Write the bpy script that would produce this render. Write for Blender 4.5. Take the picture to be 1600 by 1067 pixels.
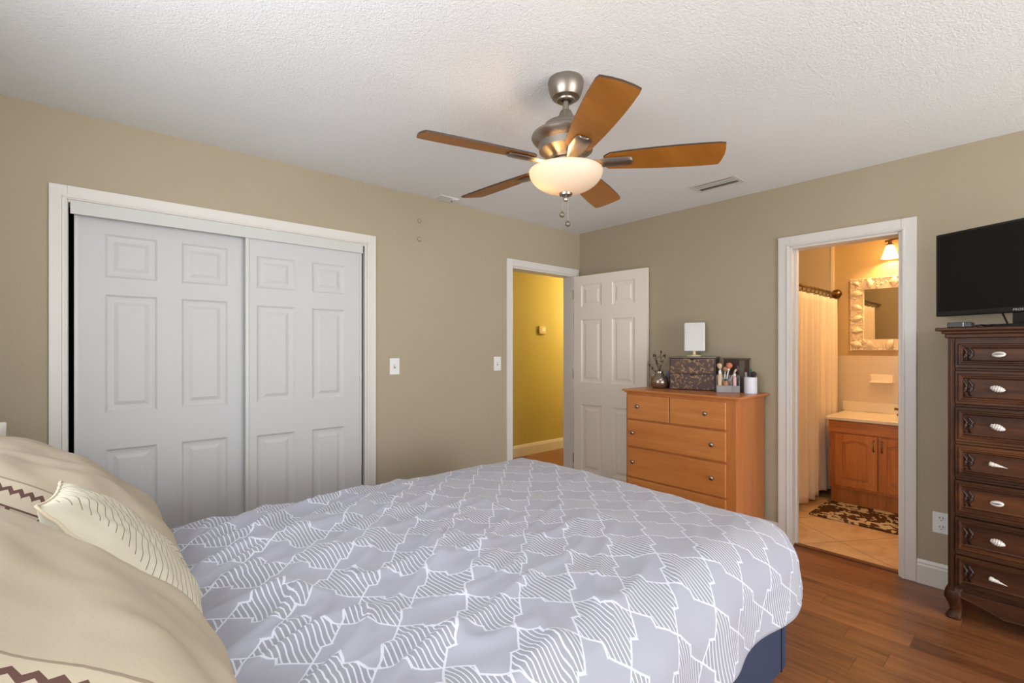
import bpy, bmesh, math, random
from mathutils import Vector, Matrix, noise
random.seed(7)
for o in list(bpy.data.objects): bpy.data.objects.remove(o)
S = bpy.context.scene
COL = S.collection
R = math.radians

# ------------------------------------------------------------------ camera, world, lights, exposure
cam_d = bpy.data.cameras.new('camera'); cam = bpy.data.objects.new('camera', cam_d); COL.objects.link(cam)
cam.location = (-3.5552, -3.0417, 1.3322)
cam.rotation_euler = (R(90), 0, R(48.5695 - 90))
cam_d.sensor_width = 36; cam_d.sensor_fit = 'HORIZONTAL'
cam_d.lens = 749.0 / 1600 * 36
cam_d.shift_y = 0.00697
cam_d.clip_start = 0.02
S.camera = cam
S.cycles.transparent_max_bounces = 24

S.view_settings.view_transform = 'Standard'; S.view_settings.look = 'None'
S.view_settings.gamma = 1; S.view_settings.use_curve_mapping = False
S.view_settings.exposure = 0.0

w = bpy.data.worlds.new('world'); S.world = w; w.use_nodes = True
w.node_tree.nodes['Background'].inputs[0].default_value = (0.85, 0.92, 1.0, 1)
w.node_tree.nodes['Background'].inputs[1].default_value = 0.6

def area(name, loc, target, sx, sy, power, col):
    d = bpy.data.lights.new(name, 'AREA'); d.shape = 'RECTANGLE'; d.size = sx; d.size_y = sy
    d.energy = power; d.color = col
    o = bpy.data.objects.new(name, d); COL.objects.link(o); o.location = loc
    o.rotation_euler = (Vector(target) - Vector(loc)).to_track_quat('-Z', 'Y').to_euler()
    return o
def bulb(name, loc, power, col, r=0.03):
    d = bpy.data.lights.new(name, 'POINT'); d.energy = power; d.color = col; d.shadow_soft_size = r
    o = bpy.data.objects.new(name, d); COL.objects.link(o); o.location = loc
    return o
DAY = (0.93, 0.945, 1.0)
REAR, HEAD, SUN = 168, 48, 8
area('daylight_window_rear', (-2.05, -7.22, 1.2), (-2.05, 0, 1.2), 3.5, 2.1, REAR, DAY)     # outside window_1
area('added_head_daylight', (-4.26, -2.2, 1.7), (0, -2.2, 1.9), 1.8, 1.0, HEAD, DAY)       # outside window_added, both added over the bed head to even the light
sd = bpy.data.lights.new('bounce_sun', 'SUN'); sd.energy = SUN; sd.angle = R(1.0); sd.color = (1.0, 0.97, 0.92)
so = bpy.data.objects.new('bounce_sun', sd); COL.objects.link(so); so.location = (-2, -12, 6)
so.rotation_euler = Vector((0.05, 1.0, -0.66)).to_track_quat('-Z', 'Y').to_euler()              # added light through window_1, bounced up by the pale rear floor
WARM = (1.0, 0.62, 0.28)
bulb('hall_lamp_light', (1.9, 0.62, 2.0), 62, (1.0, 0.76, 0.40), 0.12)
bulb('bathroom_ceiling_light', (0.9, -2.3, 2.3), 20, WARM, 0.08)

# ------------------------------------------------------------------ helpers: materials
def lin(c):
    out = []
    for v in c:
        v = v / 255
        out.append(v / 12.92 if v <= 0.04045 else ((v + 0.055) / 1.055) ** 2.4)
    return (*out, 1)
class Mat:
    def __init__(s, name, col=(200, 200, 200), rough=0.5, metal=0, spec=0.5):
        s.m = bpy.data.materials.new(name); s.m.use_nodes = True
        s.t = s.m.node_tree; s.b = s.t.nodes['Principled BSDF']
        s.b.inputs['Base Color'].default_value = lin(col)
        s.b.inputs['Roughness'].default_value = rough; s.b.inputs['Metallic'].default_value = metal
        s.b.inputs['Specular IOR Level'].default_value = spec
    def n(s, typ, **kw):
        nd = s.t.nodes.new(typ)
        for k, v in kw.items(): setattr(nd, k, v)
        return nd
    def L(s, a, b): s.t.links.new(a, b)
    def math(s, op, a, b=None, c=None):
        nd = s.n('ShaderNodeMath', operation=op)
        for i, v in enumerate((a, b, c)):
            if v is None: continue
            if isinstance(v, (int, float)): nd.inputs[i].default_value = v
            else: s.L(v, nd.inputs[i])
        return nd.outputs[0]
    def mix(s, fac, a, b):
        nd = s.n('ShaderNodeMix', data_type='RGBA')
        for sock, v in ((nd.inputs['Factor'], fac), (nd.inputs['A'], a), (nd.inputs['B'], b)):
            if isinstance(v, (int, float)): sock.default_value = v
            elif isinstance(v, tuple): sock.default_value = lin(v) if len(v) == 3 else v
            else: s.L(v, sock)
        return nd.outputs['Result']
    def coords(s, kind='Object', scale=(1, 1, 1), rot=(0, 0, 0)):
        tc = s.n('ShaderNodeTexCoord'); mp = s.n('ShaderNodeMapping')
        mp.inputs['Scale'].default_value = scale; mp.inputs['Rotation'].default_value = rot
        s.L(tc.outputs[kind], mp.inputs['Vector']); return mp.outputs[0]
    def noise(s, vec, scale=5, detail=3, rough=0.5, dist=0):
        nd = s.n('ShaderNodeTexNoise'); nd.inputs['Scale'].default_value = scale
        nd.inputs['Detail'].default_value = detail; nd.inputs['Roughness'].default_value = rough
        nd.inputs['Distortion'].default_value = dist
        if vec is not None: s.L(vec, nd.inputs['Vector'])
        return nd.outputs['Fac']
    def ramp(s, fac, stops):
        nd = s.n('ShaderNodeValToRGB'); e = nd.color_ramp.elements
        while len(e) < len(stops): e.new(0.5)
        for el, (p, c) in zip(e, stops): el.position = p; el.color = lin(c) if len(c) == 3 else c
        s.L(fac, nd.inputs[0]); return nd.outputs[0]
    def bump(s, h, strength=0.3, dist=0.01):
        nd = s.n('ShaderNodeBump'); nd.inputs['Strength'].default_value = strength; nd.inputs['Distance'].default_value = dist
        s.L(h, nd.inputs['Height']); s.L(nd.outputs[0], s.b.inputs['Normal'])
    def color(s, sock): s.L(sock, s.b.inputs['Base Color'])
    def curve(s, fac, pts):
        nd = s.n('ShaderNodeFloatCurve'); cm = nd.mapping; c = cm.curves[0]
        while len(c.points) < len(pts): c.points.new(0.5, 0.5)
        for p, (x, y) in zip(c.points, pts): p.location = (x, y); p.handle_type = 'VECTOR'
        cm.update(); s.L(fac, nd.inputs['Value']); return nd.outputs[0]
    def set(s, **kw):
        for k, v in kw.items(): s.b.inputs[k.replace('_', ' ')].default_value = v
        return s

def wood(name, dark, mid, light, axis='z', scale=6, rough=0.35, bump=0.05, contrast=1.0, spec=0.5):
    M = Mat(name, mid, rough, spec=spec)
    st = {'x': (0.07, 1, 1), 'y': (1, 0.07, 1), 'z': (1, 1, 0.07)}[axis]
    v = M.coords('Object', tuple(scale * k for k in st))
    a = M.noise(v, 2.2, 4, 0.55, 0.4); b = M.noise(v, 16, 3, 0.6, 0.1)
    f = M.math('ADD', M.math('MULTIPLY', a, 0.72), M.math('MULTIPLY', b, 0.28))
    k = 0.17 / contrast
    M.color(M.ramp(f, [(0.5 - k, dark), (0.5, mid), (0.5 + k, light)]))
    if bump: M.bump(b, bump, 0.002)
    return M

def wall_mat(name, col, col2):
    M = Mat(name, col, 0.75, spec=0.25)
    v = M.coords()
    a = M.noise(v, 2.0, 3); 
    M.color(M.mix(a, col, col2))
    h1 = M.noise(v, 26, 4, 0.6, 0.6)
    h2 = M.n('ShaderNodeTexVoronoi'); h2.feature = 'SMOOTH_F1'; h2.inputs['Scale'].default_value = 9
    M.L(v, h2.inputs['Vector'])
    h = M.math('ADD', M.math('MULTIPLY', h1, 0.6), M.math('MULTIPLY', h2.outputs['Distance'], 0.5))
    M.bump(h, 0.22, 0.012)
    return M

tan = wall_mat('tan_plaster', (177, 164, 141), (172, 159, 135))
hallpaint = wall_mat('yellow_hall_plaster', (192, 178, 108), (186, 171, 100))
bathpaint = wall_mat('cream_bath_plaster', (216, 188, 136), (212, 182, 130))
M = ceil = Mat('ceiling_popcorn', (238, 240, 240), 0.9, spec=0.1)
v = M.coords(); h = M.noise(v, 130, 3, 0.65); h2 = M.noise(v, 55, 2, 0.5)
M.bump(M.math('ADD', h, M.math('MULTIPLY', h2, 0.6)), 0.5, 0.010)
white = Mat('white_trim_paint', (220, 216, 209), 0.35)
M = doorwhite = Mat('white_door_paint', (242, 234, 220), 0.32)
g = M.noise(M.coords('Object', (14, 14, 1.2)), 6, 4, 0.6, 0.5); M.bump(g, 0.06, 0.004)
closetwhite = Mat('white_closet_door_paint', (200, 200, 199), 0.42, spec=0.3)
g = closetwhite.noise(closetwhite.coords('Object', (14, 14, 1.2)), 6, 4, 0.6, 0.5); closetwhite.bump(g, 0.05, 0.004)
trackwhite = Mat('off_white_metal_track', (203, 203, 198), 0.35)
plate = Mat('white_plastic', (232, 232, 228), 0.35)
slotdark = Mat('dark_slot', (40, 38, 36), 0.6)

# floor planks along y
M = floorm = Mat('brown_laminate_planks', (120, 72, 44), 0.3, spec=0.45)
tc = M.n('ShaderNodeTexCoord'); sp = M.n('ShaderNodeSeparateXYZ'); M.L(tc.outputs['Object'], sp.inputs[0])
px = M.math('DIVIDE', sp.outputs[0], 0.127); row = M.math('FLOOR', px)
wn = M.n('ShaderNodeTexWhiteNoise', noise_dimensions='1D'); M.L(row, wn.inputs['W'])
py = M.math('ADD', M.math('DIVIDE', sp.outputs[1], 1.22), wn.outputs['Value']); cellr = M.math('FLOOR', py)
wn2 = M.n('ShaderNodeTexWhiteNoise', noise_dimensions='2D'); cb = M.n('ShaderNodeCombineXYZ')
M.L(row, cb.inputs[0]); M.L(cellr, cb.inputs[1]); M.L(cb.outputs[0], wn2.inputs['Vector'])
off = M.n('ShaderNodeCombineXYZ'); M.L(M.math('MULTIPLY', sp.outputs[0], 11), off.inputs[0])
M.L(M.math('MULTIPLY', sp.outputs[1], 0.9), off.inputs[1]); M.L(M.math('MULTIPLY', wn2.outputs['Value'], 40), off.inputs[2])
gr = M.noise(off.outputs[0], 1.6, 5, 0.6, 0.9); gr2 = M.noise(off.outputs[0], 9, 3, 0.6)
f = M.math('ADD', M.math('MULTIPLY', gr, 0.7), M.math('MULTIPLY', gr2, 0.3))
f = M.math('ADD', f, M.math('MULTIPLY', M.math('SUBTRACT', wn2.outputs['Value'], 0.5), 0.16))
base = M.ramp(f, [(0.3, (92, 54, 31)), (0.5, (130, 80, 47)), (0.7, (158, 102, 62))])
fx = M.math('FRACT', px); fy = M.math('FRACT', py)
seam = M.math('MAXIMUM', M.math('LESS_THAN', fx, 0.016), M.math('LESS_THAN', fy, 0.0022))
M.color(M.mix(M.math('MULTIPLY', seam, 0.65), base, (52, 30, 18)))
M.bump(M.math('SUBTRACT', M.math('MULTIPLY', gr2, 0.3), seam), 0.1, 0.003)

# bathroom floor tile, diagonal
M = tilem = Mat('beige_floor_tile', (214, 178, 136), 0.35)
v = M.coords('Object', (1, 1, 1), (0, 0, R(33))); sp = M.n('ShaderNodeSeparateXYZ'); M.L(v, sp.inputs[0])
gx = M.math('FRACT', M.math('DIVIDE', sp.outputs[0], 0.46)); gy = M.math('FRACT', M.math('DIVIDE', sp.outputs[1], 0.46))
gm = M.math('MAXIMUM', M.math('LESS_THAN', gx, 0.013), M.math('LESS_THAN', gy, 0.013))
vein = M.noise(M.coords(), 5, 5, 0.6, 0.8)
M.color(M.mix(gm, M.ramp(vein, [(0.3, (196, 156, 112)), (0.55, (218, 184, 142)), (0.75, (226, 196, 160))]), (150, 112, 78)))
M = walltile = Mat('cream_wall_tile', (226, 208, 178), 0.25)
tc = M.n('ShaderNodeTexCoord'); sp = M.n('ShaderNodeSeparateXYZ'); M.L(tc.outputs['Object'], sp.inputs[0])
ss = M.math('ADD', sp.outputs[0], sp.outputs[1])
gm = M.math('MAXIMUM', M.math('LESS_THAN', M.math('FRACT', M.math('DIVIDE', ss, 0.108)), 0.02), M.math('LESS_THAN', M.math('FRACT', M.math('DIVIDE', sp.outputs[2], 0.108)), 0.02))
M.color(M.mix(M.math('MULTIPLY', gm, 0.35), (226, 208, 178), (196, 172, 138)))

maple = wood('honey_maple', (178, 106, 50), (194, 120, 60), (207, 136, 74), 'y', 5, 0.32, 0.03, 0.8)
maple_v = wood('honey_maple_upright', (170, 100, 46), (186, 114, 58), (199, 130, 70), 'z', 5, 0.32, 0.03, 0.8)
walnut = wood('carved_walnut', (42, 22, 11), (72, 40, 20), (102, 60, 30), 'y', 5, 0.42, 0.06, spec=0.25)
walnut_v = wood('carved_walnut_upright', (40, 21, 11), (68, 38, 19), (96, 56, 29), 'z', 5, 0.42, 0.06, spec=0.25)
carve_m = Mat('dark_carving', (50, 27, 18), 0.35)
oak = wood('oak_cabinet', (160, 92, 40), (192, 116, 54), (212, 138, 70), 'z', 6, 0.4, 0.05)
oak_h = wood('oak_cabinet_rail', (160, 92, 40), (192, 116, 54), (212, 138, 70), 'y', 6, 0.4, 0.05)
bladewood = wood('oak_fan_blade', (132, 80, 22), (158, 98, 28), (172, 112, 38), 'x', 3, 0.45, 0.02, 0.7)
bladedge = Mat('dark_blade_edge', (58, 40, 26), 0.5)
nickel = Mat('brushed_nickel', (158, 149, 138), 0.36, 1.0)
bronze = Mat('antique_bronze', (122, 94, 62), 0.35, 1.0)
chrome = Mat('chrome', (205, 200, 195), 0.15, 1.0)
black = Mat('black_plastic', (22, 21, 21), 0.4)
screen = Mat('black_screen', (24, 21, 20), 0.42, spec=0.2)
navy = Mat('navy_fabric', (62, 68, 92), 0.9, spec=0.1)
h = navy.noise(navy.coords(), 420, 2); navy.color(navy.mix(h, (50, 56, 78), (78, 84, 108))); navy.bump(h, 0.3, 0.002)
mattm = Mat('white_mattress', (226, 226, 224), 0.9)
darkm = Mat('closet_dark', (58, 44, 44), 0.9)

# bowl of the fan light, lamp shades: glowing frosted glass
def frosted(name, col, emit, strength, trans=0.5):
    M = Mat(name, col, 0.3)
    tr = M.n('ShaderNodeBsdfTranslucent'); tr.inputs[0].default_value = lin(col)
    mx = M.n('ShaderNodeMixShader'); mx.inputs[0].default_value = trans
    M.L(M.b.outputs[0], mx.inputs[1]); M.L(tr.outputs[0], mx.inputs[2])
    M.b.inputs['Emission Color'].default_value = lin(emit); M.b.inputs['Emission Strength'].default_value = strength
    M.L(mx.outputs[0], M.t.nodes['Material Output'].inputs[0])
    return M
bowl_m = frosted('frosted_bowl_glass', (240, 230, 214), (255, 214, 160), 0.02, 0.35)
shade_m = frosted('frosted_shade_glass', (250, 236, 212), (255, 226, 170), 3.0, 0.5)

# duvet: lattice of star cells set at 45 degrees, every second one striped
M = duvet_m = Mat('grey_star_duvet', (190, 190, 196), 0.62, spec=0.25)
uv = M.n('ShaderNodeUVMap'); uv.uv_map = 'cloth'; sp = M.n('ShaderNodeSeparateXYZ'); M.L(uv.outputs[0], sp.inputs[0])
U, V = sp.outputs[0], sp.outputs[1]
CELL = 0.1415
wv = M.math('MULTIPLY', M.math('SUBTRACT', M.noise(uv.outputs[0], 6, 2), 0.5), 0.06)
a = M.math('ADD', M.math('DIVIDE', M.math('ADD', U, V), CELL * 1.41421), wv)
b = M.math('ADD', M.math('DIVIDE', M.math('SUBTRACT', U, V), CELL * 1.41421), wv)
def tooth(t):
    return M.math('SUBTRACT', M.curve(M.math('FRACT', t), [(0, .5), (.42, .455), (.50, .585), (1, .5)]), 0.5)
a2 = M.math('ADD', a, M.math('MULTIPLY', tooth(b), 1.0)); b2 = M.math('ADD', b, M.math('MULTIPLY', tooth(a), -1.0))
def linemask(p, q):
    d = M.math('ABSOLUTE', M.math('SUBTRACT', M.math('FRACT', M.math('ADD', p, 0.5)), 0.5))
    steep = M.math('LESS_THAN', M.math('ABSOLUTE', M.math('SUBTRACT', M.math('FRACT', q), 0.46)), 0.045)
    return M.math('LESS_THAN', d, M.math('ADD', 0.018, M.math('MULTIPLY', steep, 0.022)))
edges = M.math('MAXIMUM', linemask(a2, b), linemask(b2, a))
par = M.math('ABSOLUTE', M.math('MODULO', M.math('ADD', M.math('FLOOR', a2), M.math('FLOOR', b2)), 2))
wob = M.math('MULTIPLY', M.math('SINE', M.math('MULTIPLY', V, 34)), 0.0025)
st = M.math('LESS_THAN', M.math('FRACT', M.math('DIVIDE', M.math('ADD', U, wob), 0.0136)), 0.27)
wmask = M.math('MAXIMUM', edges, M.math('MULTIPLY', st, M.math('GREATER_THAN', par, 0.5)))
grey = M.mix(M.math('GREATER_THAN', par, 0.5), (166, 168, 181), (152, 154, 164))
M.color(M.mix(wmask, grey, (212, 216, 228)))
M.bump(M.noise(uv.outputs[0], 700, 2), 0.05, 0.001)
M.b.inputs['Sheen Weight'].default_value = 0.15

def fabric(name, c1, c2, sc=300):
    M = Mat(name, c1, 0.85, spec=0.15)
    h = M.noise(M.coords(), sc, 2); M.color(M.mix(M.noise(M.coords(), 9, 3), c1, c2)); M.bump(h, 0.15, 0.0015)
    return M
sham_tan = fabric('tan_cotton', (186, 174, 154), (180, 168, 148))
# patterned reverse of the shams: zigzag bands
M = sham_pat = Mat('tan_zigzag_cotton', (190, 178, 158), 0.85, spec=0.15)
uv = M.n('ShaderNodeUVMap'); uv.uv_map = 'cloth'; sp = M.n('ShaderNodeSeparateXYZ'); M.L(uv.outputs[0], sp.inputs[0])
tri = M.math('PINGPONG', M.math('MULTIPLY', sp.outputs[0], 1.0), 0.022)
yy = M.math('FRACT', M.math('DIVIDE', M.math('ADD', sp.outputs[1], M.math('MULTIPLY', tri, 0.9)), 0.115))
z1 = M.math('LESS_THAN', M.math('ABSOLUTE', M.math('SUBTRACT', yy, 0.5)), 0.13)
yy2 = M.math('FRACT', M.math('DIVIDE', sp.outputs[1], 0.115))
z2 = M.math('LESS_THAN', M.math('ABSOLUTE', M.math('SUBTRACT', yy2, 0.12)), 0.04)
M.color(M.mix(M.math('MAXIMUM', z1, z2), (190, 178, 158), (98, 74, 66)))
def sham_front(name, T):            # tan panel with a patterned border past a seam
    M = Mat(name, (186, 174, 154), 0.85, spec=0.15)
    uv = M.n('ShaderNodeUVMap'); uv.uv_map = 'cloth'; sp = M.n('ShaderNodeSeparateXYZ'); M.L(uv.outputs[0], sp.inputs[0])
    plain = M.mix(M.noise(M.coords(), 9, 3), (186, 174, 154), (180, 168, 148))
    tri = M.math('PINGPONG', sp.outputs[1], 0.011)
    d_ = M.math('MODULO', M.math('SUBTRACT', T, sp.outputs[0]), 0.046)
    z1 = M.math('LESS_THAN', M.math('ABSOLUTE', M.math('SUBTRACT', M.math('SUBTRACT', d_, 0.016), M.math('MULTIPLY', tri, 0.7))), 0.0042)
    z2 = M.math('LESS_THAN', M.math('ABSOLUTE', M.math('SUBTRACT', d_, 0.038)), 0.0016)
    pat = M.mix(M.math('MAXIMUM', z1, z2), (190, 178, 158), (98, 74, 66))
    c = M.mix(M.math('LESS_THAN', sp.outputs[0], T), plain, pat)
    seam = M.math('LESS_THAN', M.math('ABSOLUTE', M.math('SUBTRACT', sp.outputs[0], T)), 0.0018)
    M.color(M.mix(M.math('MULTIPLY', seam, 0.6), c, (110, 92, 76))); M.bump(M.noise(M.coords(), 300, 2), 0.15, 0.0015)
    return M
sham_near = sham_front('tan_cotton_with_wide_border', -0.243)
sham_far = sham_front('tan_cotton_with_narrow_border', -0.282)
# leaf cushion
M = leaf_m = Mat('cream_leaf_print_cotton', (204, 198, 178), 0.8, spec=0.2)
uv = M.n('ShaderNodeUVMap'); uv.uv_map = 'cloth'; sp = M.n('ShaderNodeSeparateXYZ'); M.L(uv.outputs[0], sp.inputs[0])
cv = M.math('MULTIPLY', M.math('POWER', M.math('ABSOLUTE', M.math('SUBTRACT', sp.outputs[1], 0.20)), 1.4), 0.32)
du = M.math('SUBTRACT', sp.outputs[0], M.math('SUBTRACT', 0.105, cv)); dd = M.math('ABSOLUTE', du)
rib = M.math('LESS_THAN', dd, 0.0022)
vv = M.math('FRACT', M.math('DIVIDE', M.math('ADD', sp.outputs[1], M.math('MULTIPLY', M.math('POWER', dd, 0.8), 0.45)), 0.019))
veins = M.math('MULTIPLY', M.math('LESS_THAN', vv, 0.11), M.math('LESS_THAN', dd, 0.25))
M.color(M.mix(M.math('MULTIPLY', M.math('MAXIMUM', rib, veins), 0.95), (204, 198, 178), (112, 108, 90)))
piping_m = Mat('cream_cord_piping', (206, 194, 170), 0.8)
greycotton = fabric('grey_beige_cotton', (196, 190, 182), (180, 172, 164))

M = curtain_m = Mat('white_shower_cloth', (240, 226, 208), 0.8, spec=0.15)
marble = Mat('cream_cultured_marble', (240, 226, 200), 0.2)
ceramic = Mat('cream_ceramic', (240, 226, 202), 0.2)
mirror_m = Mat('mirror_glass', (235, 235, 230), 0.02, 1.0)
shell_m = Mat('cream_shell', (236, 216, 184), 0.5)
shell_w = Mat('white_shell', (226, 222, 216), 0.35)
n_ = shell_w.noise(shell_w.coords(), 60, 3); shell_w.color(shell_w.mix(n_, (238, 234, 228), (196, 186, 176)))
cowrie_slit = Mat('dark_shell_slit', (60, 50, 40), 0.6)
# bath mat, brown with pale leaves
M = rug_m = Mat('brown_leaf_bath_mat', (92, 66, 46), 0.95, spec=0.05)
vo = M.n('ShaderNodeTexVoronoi'); vo.feature = 'F1'; vo.inputs['Scale'].default_value = 9; vo.inputs['Randomness'].default_value = 1
nn = M.n('ShaderNodeTexNoise'); nn.inputs['Scale'].default_value = 16; tc = M.n('ShaderNodeTexCoord'); M.L(tc.outputs['Object'], nn.inputs['Vector'])
va = M.n('ShaderNodeVectorMath', operation='MULTIPLY_ADD'); va.inputs[1].default_value = (0.26,) * 3
M.L(nn.outputs['Color'], va.inputs[0]); M.L(tc.outputs['Object'], va.inputs[2]); M.L(va.outputs[0], vo.inputs['Vector'])
M.color(M.mix(M.math('LESS_THAN', vo.outputs['Distance'], 0.47), (88, 62, 42), (204, 184, 150)))
M.bump(M.noise(tc.outputs['Object'], 300, 2), 0.6, 0.004)
# makeup box with golden leaf print
M = boxm = Mat('brown_print_box', (74, 46, 38), 0.45)
v = M.coords('Object', (1, 1, 1)); n1 = M.noise(v, 28, 3, 0.5, 1.6)
M.color(M.ramp(n1, [(0.47, (76, 50, 42)), (0.55, (84, 58, 42)), (0.60, (150, 118, 74))]))
boxdark = Mat('dark_brown_box', (62, 40, 34), 0.4)
boxtop = Mat('grey_olive_box_lid', (98, 92, 78), 0.35)
M = acrylic = Mat('clear_acrylic', (236, 236, 238), 0.06)
tb = M.n('ShaderNodeBsdfTransparent'); gl = M.n('ShaderNodeMixShader'); fr_ = M.n('ShaderNodeFresnel'); fr_.inputs[0].default_value = 1.5
M.L(M.math('ADD', M.math('MULTIPLY', fr_.outputs[0], 0.8), 0.20), gl.inputs[0]); M.L(tb.outputs[0], gl.inputs[1]); M.L(M.b.outputs[0], gl.inputs[2])  # constant white share paints bright reflections into the acrylic
M.L(gl.outputs[0], M.t.nodes['Material Output'].inputs[0])
M = smoke = Mat('smoky_silver_glass', (150, 132, 116), 0.12); M.set(Metallic=0.75)
twig_m = Mat('dark_twig', (64, 50, 40), 0.7)
pod_m = Mat('dried_pod', (150, 136, 112), 0.7)

# ------------------------------------------------------------------ helpers: mesh
class MB:
    def __init__(s): s.bm = bmesh.new()
    def box(s, x0, x1, y0, y1, z0, z1):
        v = [s.bm.verts.new((x, y, z)) for x in (x0, x1) for y in (y0, y1) for z in (z0, z1)]
        for f in ((0, 1, 3, 2), (4, 6, 7, 5), (0, 4, 5, 1), (2, 3, 7, 6), (0, 2, 6, 4), (1, 5, 7, 3)):
            s.bm.faces.new([v[i] for i in f])
        return s
    def poly_prism(s, pts, fn, t0, t1):          # pts in 2D, fn(a,b,t) -> xyz
        A = [s.bm.verts.new(fn(a, b, t0)) for a, b in pts]; B = [s.bm.verts.new(fn(a, b, t1)) for a, b in pts]
        n = len(pts); s.bm.faces.new(A); s.bm.faces.new(B[::-1])
        for i in range(n): s.bm.faces.new((A[i], B[i], B[(i + 1) % n], A[(i + 1) % n]))
        return s
    def lathe(s, prof, c, n=32, axis='z'):        # prof: (r, h) list, about axis through c
        def P(r, h, k):
            a = 2 * math.pi * k / n; x, y = r * math.cos(a), r * math.sin(a)
            if axis == 'z': return (c[0] + x, c[1] + y, c[2] + h)
            if axis == 'x': return (c[0] + h, c[1] + x, c[2] + y)
            return (c[0] + x, c[1] + h, c[2] + y)
        rings = []
        for r, h in prof:
            rings.append([s.bm.verts.new(P(0, h, 0))] if r < 1e-6 else [s.bm.verts.new(P(r, h, k)) for k in range(n)])
        for A, B in zip(rings, rings[1:]):
            for k in range(n):
                k2 = (k + 1) % n
                if len(A) == 1 and len(B) == 1: continue
                if len(A) == 1: s.bm.faces.new((A[0], B[k], B[k2]))
                elif len(B) == 1: s.bm.faces.new((A[k], A[k2], B[0]))
                else: s.bm.faces.new((A[k], A[k2], B[k2], B[k]))
        return s
    def tube(s, pts, rad, n=10, caps=True):
        pts = [Vector(p) for p in pts]; rings = []
        up = Vector((0, 0, 1))
        for i, p in enumerate(pts):
            d = (pts[min(i + 1, len(pts) - 1)] - pts[max(i - 1, 0)]).normalized()
            q = d.cross(up)
            if q.length < 1e-3: q = d.cross(Vector((0, 1, 0)))
            q.normalize(); e = q.cross(d).normalized()
            r = rad[i] if isinstance(rad, (list, tuple)) else rad
            rings.append([s.bm.verts.new(p + (q * math.cos(2 * math.pi * k / n) + e * math.sin(2 * math.pi * k / n)) * r) for k in range(n)])
        for A, B in zip(rings, rings[1:]):
            for k in range(n): s.bm.faces.new((A[k], A[(k + 1) % n], B[(k + 1) % n], B[k]))
        if caps: s.bm.faces.new(rings[0][::-1]); s.bm.faces.new(rings[-1])
        return s
    def ball(s, c, r, sub=2, scale=(1, 1, 1), rot=None):
        m = Matrix.Translation(c) @ (rot.to_4x4() if rot is not None else Matrix()) @ Matrix.Diagonal((*scale, 1))
        bmesh.ops.create_icosphere(s.bm, subdivisions=sub, radius=r, matrix=m); return s
    def grid(s, nu, nv, fn):
        g = [[s.bm.verts.new(fn(i, j)) for j in range(nv)] for i in range(nu)]
        for i in range(nu - 1):
            for j in range(nv - 1): s.bm.faces.new((g[i][j], g[i + 1][j], g[i + 1][j + 1], g[i][j + 1]))
        return g
    def panel_face(s, fn, sb, zb, panels, prof):   # fn(s,z,d); panels (i,j) cells become raised panels
        vv = {}
        def V(a, b, d):
            k = (round(a, 5), round(b, 5), round(d, 5))
            if k not in vv: vv[k] = s.bm.verts.new(fn(a, b, d))
            return vv[k]
        for i in range(len(sb) - 1):
            for j in range(len(zb) - 1):
                a0, a1, b0, b1 = sb[i], sb[i + 1], zb[j], zb[j + 1]
                if (i, j) not in panels:
                    s.bm.faces.new((V(a0, b0, 0), V(a1, b0, 0), V(a1, b1, 0), V(a0, b1, 0))); continue
                prev = None
                for ins, d in prof:
                    ring = [V(a0 + ins, b0 + ins, d), V(a1 - ins, b0 + ins, d), V(a1 - ins, b1 - ins, d), V(a0 + ins, b1 - ins, d)]
                    if prev:
                        for k in range(4): s.bm.faces.new((prev[k], prev[(k + 1) % 4], ring[(k + 1) % 4], ring[k]))
                    prev = ring
                s.bm.faces.new(prev)
        return s
    def slab_sides(s, fn, w_, z0, z1, t):           # closes a panel_face into a slab: sides and back
        A = [fn(0, z0, 0), fn(w_, z0, 0), fn(w_, z1, 0), fn(0, z1, 0)]; B = [fn(0, z0, t), fn(w_, z0, t), fn(w_, z1, t), fn(0, z1, t)]
        a = [s.bm.verts.new(p) for p in A]; b = [s.bm.verts.new(p) for p in B]
        for k in range(4): s.bm.faces.new((a[k], a[(k + 1) % 4], b[(k + 1) % 4], b[k]))
        s.bm.faces.new(b[::-1]); return s
    def build(s, name, mat, parent=None, smooth=False, bevel=0, seg=2, autos=None):
        bmesh.ops.recalc_face_normals(s.bm, faces=s.bm.faces)
        off = Vector((0, 0, 0)); p = parent
        while p is not None: off += p.location; p = p.parent
        if parent is None:
            lo = Vector([min(v.co[i] for v in s.bm.verts) for i in range(3)]); hi = Vector([max(v.co[i] for v in s.bm.verts) for i in range(3)])
            off = Vector(((lo.x + hi.x) / 2, (lo.y + hi.y) / 2, lo.z))
        bmesh.ops.translate(s.bm, verts=s.bm.verts, vec=-off)
        me = bpy.data.meshes.new(name); s.bm.to_mesh(me); s.bm.free()
        me.materials.append(mat.m if isinstance(mat, Mat) else mat)
        o = bpy.data.objects.new(name, me); COL.objects.link(o)
        if parent is not None: o.parent = parent
        else: o.location = off
        if smooth or autos:
            for f in me.polygons: f.use_smooth = True
        if autos: me.set_sharp_from_angle(angle=R(autos))
        if bevel:
            b = o.modifiers.new('bevel', 'BEVEL'); b.width = bevel; b.segments = seg; b.limit_method = 'ANGLE'; b.angle_limit = R(35)
        return o
def bx(*a): return MB().box(*a)
def thing(name, label, cat, loc, group=None):
    o = bpy.data.objects.new(name, None); COL.objects.link(o); o.location = loc; o.empty_display_size = 0.1
    o['label'] = label; o['category'] = cat
    if group: o['group'] = group
    return o
def tag(o, label, cat, group=None):
    o['label'] = label; o['category'] = cat
    if group: o['group'] = group
    return o
def struct(o, label=None, cat=None):
    o['kind'] = 'structure'
    if label: o['label'] = label
    if cat: o['category'] = cat
    return o

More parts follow.
